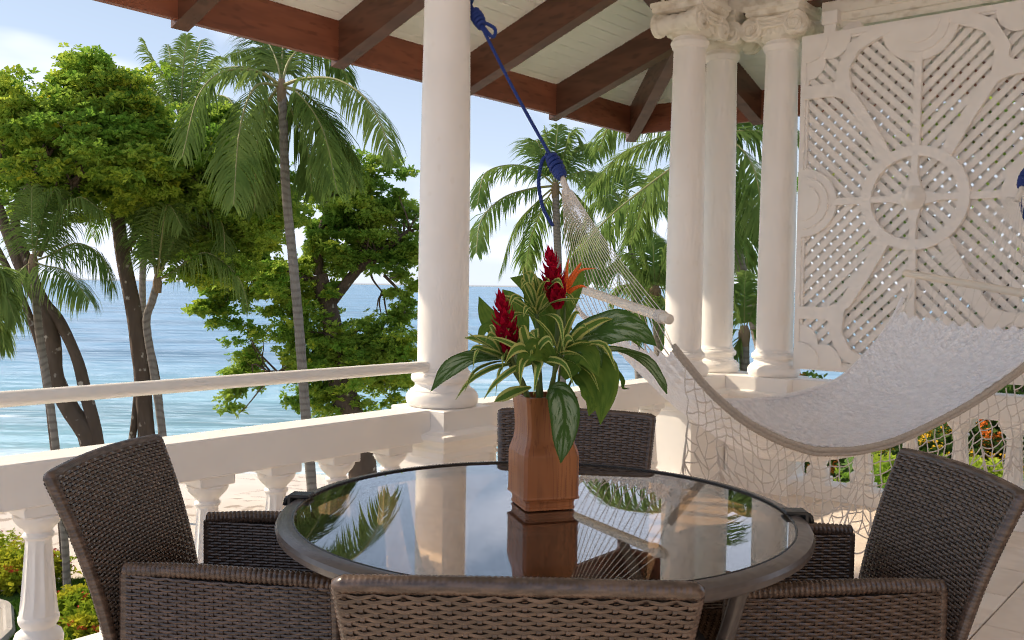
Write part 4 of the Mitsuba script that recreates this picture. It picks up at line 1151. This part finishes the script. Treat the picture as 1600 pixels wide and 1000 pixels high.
palm('coconut palm behind the three corner columns with long fronds reaching left', 17, (1118, 222), [(1128, 300), (1150, 392), (1180, 505), (1205, 640)], .12, .10,
     [[(1085, 240), (1045, 266), (960, 332), (905, 390), -1.5], [(1080, 205), (1030, 216), (965, 245), (915, 310), 1], [(1090, 195), (1030, 180), (960, 190), (935, 235), 2], [(1085, 260), (1060, 320), (1040, 410), 0],
      [(1150, 225), (1180, 270), (1195, 370), -1], [(1155, 205), (1200, 215), (1240, 290), 0], [(1150, 195), (1195, 180), (1250, 215), 1], [(1140, 255), (1160, 320), (1168, 420), .5], [(1120, 260), (1125, 330), (1120, 420), -1], [(1120, 180), (1130, 140), (1160, 130), 1], [(1090, 235), (1020, 290), (985, 380), 1.5]], 1.05, seed=3, width=.04, n=84)
palm('palm far behind the hammock strings with a wide drooping crown', 27, (985, 345), [(988, 400), (994, 520), (1000, 640)], .12, .10,
     [[(950, 310), (920, 330), (905, 385), 0], [(960, 300), (935, 270), (915, 290), 1], [(978, 295), (975, 262), 0], [(1000, 300), (1020, 270), (1040, 285), 0], [(1015, 320), (1050, 320), (1068, 370), 0], [(955, 350), (930, 390), (925, 440), -1], [(1010, 355), (1040, 385), (1048, 440), -1], [(975, 375), (965, 410), (970, 450), 0], [(1000, 375), (1012, 420), (1008, 460), 0]], 1.3, seed=14, width=.05, n=70)
palm('short young palm between hammock strings and left corner column', 19, (1024, 455), [(1026, 480), (1030, 560), (1034, 680)], .11, .10,
     [[(1005, 430), (985, 400), (975, 412), 0], [(1012, 425), (1002, 385), 0], [(1022, 420), (1020, 372), .5], [(1032, 425), (1040, 385), 0], [(1040, 430), (1060, 405), (1072, 420), 0], [(1005, 450), (975, 445), (955, 470), 0], [(1042, 450), (1070, 455), (1085, 490), 0], [(1010, 465), (990, 490), (985, 530), -1], [(1038, 468), (1055, 500), (1058, 540), -1]], .8, seed=4, width=.04)
palm('small bright palm low between the corner columns', 15, (1163, 520), [(1163, 560), (1165, 640)], .09, .08,
     [[(1150, 480), (1140, 440), (1125, 450), 0], [(1163, 470), (1165, 425), 0], [(1178, 480), (1195, 440), (1212, 455), 0], [(1145, 515), (1120, 520), (1105, 560), 0], [(1180, 515), (1205, 520), (1220, 560), 0], [(1150, 540), (1140, 580), 0]], .55, seed=5, width=.035)
palm('palm rising above the left tree tops with upright spear fronds', 15.5, (282, 190), [(262, 260), (225, 400), (226, 560), (228, 700)], .06, .05,
     [[(262, 130), (234, 85), (224, 62), 0], [(272, 120), (262, 70), 1], [(286, 110), (292, 55), 0], [(300, 120), (312, 72), (322, 60), 1], [(308, 130), (335, 92), (352, 90), 0], [(250, 150), (222, 120), (205, 130), -1], [(310, 160), (350, 150), (375, 180), -1], [(255, 180), (220, 180), (195, 220), 0], [(305, 190), (340, 215), (352, 265), 0], [(270, 215), (250, 250), (240, 300), -1]], .5, seed=6)
palm('low palm with yellow stalks between the left trees', 12.5, (246, 442), [(238, 470), (229, 505), (240, 580), (254, 680), (262, 800)], .055, .05,
     [[(238, 380), (240, 325), (205, 345), 0], [(252, 380), (262, 320), (285, 355), -.5], [(262, 400), (300, 325), (345, 345), (352, 420), 0], [(258, 390), (278, 300), (320, 275), (345, 300), 1], [(270, 425), (320, 395), (370, 430), (388, 480), 0], [(235, 385), (205, 315), (165, 320), (145, 370), 1], [(250, 370), (250, 290), (230, 262), 1]], .66, seed=7, width=.018, n=74, droop=.8)
palm('palm with a leaning crown at the far left between the twisted trunks', 11.5, (52, 412), [(56, 460), (62, 525), (74, 600), (86, 690), (100, 830)], .045, .05,
     [[(50, 350), (50, 292), 0], [(62, 360), (82, 300), (102, 312), 0], [(70, 380), (118, 310), (160, 330), 0], [(75, 400), (120, 380), (160, 402), (178, 452), 0], [(70, 415), (105, 425), (140, 470), -.6], [(35, 420), (15, 450), (5, 500), -.5], [(58, 370), (66, 300), (60, 270), .8]], .64, seed=8, width=.018, n=74, droop=.8)
palm('palm cut off by the left edge of the picture', 9.5, (-45, 470), [(-50, 560), (-60, 700), (-60, 940)], .08, .07,
     [[(-25, 450), (5, 455), (24, 500), 0], [(-30, 470), (-5, 490), (8, 545), 0], [(-30, 440), (-5, 420), (15, 445), 0], [(-60, 430), (-80, 400), 0], [(-45, 430), (-40, 380), 0], [(-65, 460), (-100, 470), 0]], .45, seed=9, width=.028)

# ------------------------------------------------------------------ broadleaf trees


def rosettes(c, n_leaf, size, rng, updir=.55):
    """Leaf tufts: for each centre a rosette of folded leaves."""
    m = len(c); ax = rng.normal(0, .55, (m, 3)) + np.array([SUN[0] * .3, SUN[1] * .3, updir + .45]); ax /= np.linalg.norm(ax, axis=1, keepdims=True)
    a = np.cross(ax, rng.normal(0, 1, (m, 3))); a /= np.linalg.norm(a, axis=1, keepdims=True); b = np.cross(ax, a)
    out = []; big = .62 + .85 * np_noise(c * 2.1, 17)
    for k in range(n_leaf):
        g = 2 * np.pi * k / n_leaf + rng.uniform(-.4, .4, m); e = rng.uniform(.55, 1.45, m); ln = size * big * rng.uniform(.6, 1.15, m)
        d = ax * np.cos(e)[:, None] + (a * np.cos(g)[:, None] + b * np.sin(g)[:, None]) * np.sin(e)[:, None]
        w = np.cross(d, ax); w /= np.linalg.norm(w, axis=1, keepdims=True) + 1e-9; u = np.cross(w, d)
        o = c + d * (ln * .12)[:, None]; mid = c + d * (ln * .66)[:, None] + u * (ln * .05)[:, None]; tip = c + d * ln[:, None] - UP * (ln * .12)[:, None]
        hw = (ln * .25)[:, None]
        out.append(np.stack([o, mid - w * hw + u * hw * .3, mid + w * hw + u * hw * .3, tip], 1))
    v = np.concatenate(out); F = np.array([[0, 3, 1], [0, 2, 3]])
    return v.reshape(-1, 3), (np.arange(len(v))[:, None, None] * 4 + F).reshape(-1, 3)


def crown_points(blobs, depth, n, rng, thick=.8, gap=.42, fs=1.6):
    """blobs: (px, py, rx, ry) in photograph pixels at that depth, given real round depth extents. Each is filled with
    many small flat leaf clumps that leave gaps between them."""
    tot = sum(b[2] * b[3] for b in blobs); pts = []
    for bl_ in blobs:
        px, py, rx, ry = bl_[:4]; dd = bl_[4] if len(bl_) > 4 else 0
        c = at(px, py, depth + dd); sx, sz = rx / FOC * depth, ry / FOC * depth; sy = (sx + sz) / 2 * thick
        k = int(n * rx * ry / tot); per = 30; m = max(4, k // per)
        d = rng.normal(0, 1, (m, 3)); d /= np.linalg.norm(d, axis=1, keepdims=True)
        q = d * (rng.uniform(0.02, 1, (m, 1)) ** .45) * rng.uniform(.75, 1.28, (m, 1))
        cc = c + RT * (q[:, :1] * sx) + FH * (q[:, 1:2] * sy) + UP * (q[:, 2:] * sz)
        out = RT * (q[:, :1] / sx) + FH * (q[:, 1:2] / sy) + UP * (q[:, 2:] / sz)
        out /= np.linalg.norm(out, axis=1, keepdims=True)
        g = rng.normal(0, 1, (m, per, 3)); g /= np.linalg.norm(g, axis=2, keepdims=True); g *= rng.uniform(.1, 1, (m, per, 1)) ** .5
        R = rng.uniform(.10, .30, (m, 1, 1)) * min(1.0, sx / .5)
        p = cc[:, None] + g * R * np.array([1.15, 1.15, .42]) + out[:, None] * R * .3
        pts.append(p[np_fbm(cc * 1.1, 2, 11) > gap - .02].reshape(-1, 3))
    return np.vstack(pts)


def limb(pts, depth, r0, r1, n=26, sides=10, wob=.0, seed=0):
    P = smooth_path([at(x, y, depth + (z[0] if z else 0)) for x, y, *z in pts], n)
    rr = np.linspace(r0, r1, n) * (1 + .10 * (np_noise(P * 3.1, seed) - .5) * 2)
    return tube(P, rr, sides)


def tree(label, depth, limbs, twigs, blobs, n, leaf_size, mat, seed, gap=.42, name='leafy_tree', nl=7, thick=.8):
    rg = np.random.default_rng(seed); k = thing(name, label, 'tree')
    for i, (pts, r0, r1) in enumerate(limbs):
        put(k, 'trunk', limb(pts, depth, r0, r1, seed=seed + i), 'm_bark', smooth=60)
    p = crown_points(blobs, depth, n, rg, thick, gap)
    tw = [limb(pts, depth, r0, r1, 14, 7) for pts, r0, r1 in twigs]
    line = np.vstack([smooth_path([at(x, y, depth) for x, y in t[0]], 14) for t in twigs] + [smooth_path([at(q_[0], q_[1], depth) for q_ in l[0]], 26)[14:] for l in limbs])
    made = 0
    for q in p[rg.permutation(len(p))[:900]]:
        e = line[np.argmin(np.linalg.norm(line - q, axis=1) + rg.uniform(0, .25, len(line)))]
        if .2 < np.linalg.norm(q - e) < 1.0 and made < 170:
            made += 1; bend = rg.normal(0, .10, 3)
            tw.append(tube(smooth_path([e, e * .62 + q * .38 + bend + UP * .06, e * .25 + q * .75 + bend * .4, q], 8), np.linspace(.018, .005, 8), 4))
    if tw: put(k, 'branches', cat(tw), 'm_bark', smooth=60)
    sel = np_fbm(p * .9, 2, 23) + rg.normal(0, .10, len(p)) > .5
    other = 'm_leaf_dark' if mat == 'm_leaf_light' else 'm_leaf_light' if mat == 'm_leaf_dark' else mat
    if other != mat: sel |= rg.uniform(0, 1, len(p)) < .45
    old = rg.uniform(0, 1, len(p)) < .03
    put(k, 'yellowing_leaves', rosettes(p[old] + UP * .02, 3, leaf_size * 1.1, rg), 'm_croton', kind='stuff')
    put(k, 'crown', rosettes(p[sel], nl, leaf_size, rg), mat, kind='stuff')
    if (~sel).any(): put(k, 'crown', rosettes(p[~sel], nl, leaf_size, rg), other, kind='stuff')


tree('broad leafy tree at the far left with twisted dark trunks', 12,
     [([(150, 960), (150, 800), (140, 690), (110, 640), (86, 590), (84, 545), (76, 500), (60, 468), (36, 425), (8, 352)], .14, .07), ([(158, 800), (152, 690), (134, 615), (120, 560), (92, 500), (62, 458), (22, 350)], .085, .06), ([(108, 960), (95, 800), (86, 705), (76, 620), (66, 555), (48, 500), (22, 440), (-20, 360)], .055, .045)],
     [([(22, 350), (50, 280), (90, 220)], .06, .03), ([(8, 352), (-10, 280), (20, 200)], .06, .03), ([(60, 400), (110, 300), (150, 230)], .04, .02), ([(90, 300), (140, 265), (200, 240)], .03, .02)],
     [(20, 190, 75, 62), (95, 172, 80, 62), (155, 145, 66, 52), (205, 180, 50, 60), (50, 250, 95, 62, .5), (140, 240, 95, 70, -.3), (215, 250, 62, 62), (90, 300, 85, 36, .4), (-40, 220, 80, 90), (170, 300, 60, 36)], 21000, .088, 'm_leaf_light', 31, .44)
tree('dark leafy tree with one thick straight trunk, second from the left', 12.8,
     [([(238, 960), (236, 800), (230, 700), (226, 640), (219, 560), (207, 475), (194, 410), (184, 340), (178, 270)], .13, .09), ([(205, 800), (203, 720), (210, 660), (216, 600)], .045, .05), ([(256, 830), (253, 690), (246, 600), (234, 540), (224, 500)], .05, .045)],
     [([(184, 340), (175, 270), (190, 210)], .08, .04), ([(190, 400), (240, 330), (300, 280)], .05, .03), ([(182, 330), (130, 280), (110, 260)], .05, .03)],
     [(270, 250, 80, 62), (335, 280, 80, 66), (410, 315, 66, 62), (300, 345, 85, 52, .6), (230, 300, 66, 46), (380, 385, 72, 48, .4), (330, 215, 55, 40, .5), (445, 365, 46, 60, 1.2), (330, 415, 55, 26), (440, 425, 46, 34, 1)], 20000, .088, 'm_leaf_dark', 32, .40)
tree('round leafy tree with thick dark trunk just left of the roped column', 15,
     [([(575, 900), (565, 720), (548, 650), (532, 600), (526, 545), (512, 480), (498, 430)], .26, .14)],
     [([(512, 480), (560, 420), (600, 390), (640, 360)], .10, .04), ([(505, 450), (450, 425), (400, 420)], .09, .04), ([(498, 430), (500, 370), (520, 300)], .09, .04), ([(528, 560), (580, 545), (620, 560)], .08, .03), ([(530, 590), (470, 570), (420, 590)], .08, .03), ([(600, 430), (620, 450), (640, 470)], .03, .015), ([(590, 400), (580, 430), (600, 460)], .03, .012)],
     [(520, 290, 60, 62), (575, 310, 55, 62), (590, 375, 58, 52), (635, 385, 45, 40), (520, 370, 70, 60), (450, 395, 70, 60), (390, 440, 52, 60), (345, 455, 34, 50), (480, 470, 65, 42), (425, 590, 66, 60), (390, 620, 40, 42), (480, 555, 70, 62), (545, 575, 65, 65), (605, 540, 52, 55), (620, 600, 40, 50), (470, 630, 60, 40), (625, 470, 30, 35), (480, 330, 50, 55)], 21000, .096, 'm_leaf_dark', 33, .35)

# right-hand side, seen between the columns and through the lattice holes


def shrub(name, label, cat_, lat_, dep, base, size, n, leaf_size, mat, flowers, seed, nf=60, fsize=.035, group=None):
    rg = np.random.default_rng(seed); k = thing(name, label, cat_, group)
    c = V(lat_, dep, base + size[2] * .95)
    d = rg.normal(0, 1, (n, 3)); d /= np.linalg.norm(d, axis=1, keepdims=True); q = d * (rg.uniform(.2, 1, n) ** .4)[:, None] * (1 + .25 * rg.normal(0, 1, (n, 1)) * .5)
    p = c + RT * q[:, :1] * size[0] + FH * q[:, 1:2] * size[1] + UP * q[:, 2:] * size[2]
    put(k, 'foliage', rosettes(p, 6, leaf_size, rg), mat, kind='stuff')
    put(k, 'stems', cat([tube(smooth_path([V(lat_, dep, base - .15) + rg.normal(0, .06, 3) * [1, 1, 0], (c + x) / 2 - UP * size[2] * .5, x], 7), np.linspace(.025, .006, 7), 5) for x in p[:24]]), 'm_bark', smooth=True)
    if flowers:
        d = rg.normal(0, 1, (nf, 3)); d[:, 2] = np.abs(d[:, 2]) * .8 + .1; d /= np.linalg.norm(d, axis=1, keepdims=True)
        fc = c + RT * d[:, :1] * size[0] * 1.03 + FH * d[:, 1:2] * size[1] * 1.03 + UP * d[:, 2:] * size[2] * 1.03
        cl = []
        for x in fc: cl.append(x + rg.normal(0, fsize * .8, (7, 3)))
        put(k, 'flowers', rosettes(np.vstack(cl), 5, fsize, rg), flowers, kind='stuff')


BZ = GZ
# raised planting on the right of the house
hl, hd_ = np.meshgrid(np.linspace(1.4, 34, 90), np.linspace(5.3, 24, 60), indexing='ij')
mound = lambda l, d: BZ - .3 + 2.55 * np.clip((d - 5.4) / 1.6, 0, 1) ** .6 * np.clip((24 - d) / 6, 0, 1) * np.clip((l - .30 * d) / 1.0, 0, 1) ** .7 + .05 * np.sin(l * 3) * np.sin(d * 2.3)
structure('garden_bank', sheet((FH * hd_[..., None] + RT * hl[..., None] + UP * mound(hl, hd_)[..., None])[::-1]), 'm_lawn', smooth=True)
mz = lambda l, d: float(mound(np.array(l), np.array(d)))
for i, (l, d, sx, zt, fm, lab) in enumerate(((2.93, 9.2, .42, .62, 'm_petal_orange', 'orange flowering shrub seen in the gap under the left end of the lattice screen'),
                                            (4.05, 8.6, .50, -.08, 'm_petal_yellow', 'yellow flowering shrub seen behind the hammock fringe just above the right chair'),
                                            (4.60, 8.7, .42, .18, 'm_petal_orange', 'orange flowering shrub behind the hammock edge at the right side of the picture'),
                                            (4.75, 7.9, .38, -.12, 'm_petal_yellow', 'yellow flowering shrub at the right edge behind the balusters'),
                                            (6.0, 10.2, .8, .9, 'm_petal_orange', 'tall orange flowering shrub behind the lattice screen'),
                                            (2.95, 7.9, .40, -.38, None, 'green shrub low behind the fringe, left of the other green shrubs'),
                                            (3.45, 7.9, .42, -.30, None, 'green shrub low behind the fringe, between the two other green shrubs'),
                                            (3.95, 7.7, .45, -.34, None, 'green shrub low behind the back of the right chair'))):
    sz = max(.2, (zt - mz(l, d)) / 1.95)
    shrub('flowering_shrub' if fm else 'green_shrub', lab, 'shrub', l, d, mz(l, d), (sx, sx, sz), int(420 + 500 * sz), .085, 'm_shrub' if fm else 'm_leaf_light', fm, 60 + i, 42, .034)
tree('tall leafy tree behind the lattice screen', 13, [([(1420, 760), (1425, 500), (1440, 300)], .13, .08)], [([(1440, 300), (1500, 200), (1560, 150)], .06, .03), ([(1432, 380), (1380, 280), (1340, 220)], .05, .03)],
     [(1380, 260, 110, 100), (1480, 220, 110, 110), (1560, 330, 120, 110), (1420, 380, 120, 80), (1320, 340, 50, 90), (1620, 200, 120, 110)], 1500, .20, 'm_leaf_light', 34, .50)
tree('leafy tree behind the right part of the lattice screen', 11, [([(1600, 800), (1600, 560), (1590, 480)], .12, .07)], [([(1590, 480), (1540, 430), (1500, 420)], .05, .03)],
     [(1500, 470, 90, 60), (1600, 450, 110, 80), (1330, 480, 60, 50), (1410, 500, 70, 50)], 700, .16, 'm_shrub', 35, .5)
# hedge and red flowers below the terrace on the left
for i, (l, d, sx, sy, sz, lab) in enumerate(((-7.3, 12.5, .75, .5, .30, 'yellow green hedge with red flowers at the lower left edge, its far end'),
                                            (-6.45, 12.0, .62, .45, .25, 'yellow green hedge with red flowers left of the nearest baluster, beside the curved path'),
                                            (-5.02, 10.75, .42, .40, .20, 'yellow green shrub with red flowers between the nearest baluster and the left chair'),
                                            (-4.55, 10.3, .40, .40, .20, 'yellow green shrub with red flowers low behind the left chair'))):
    shrub('hedge_shrub', lab, 'shrub', l, d, GZ, (sx, sy, sz), 900, .075, 'm_croton', 'm_petal_red', 80 + i, 12, .030)
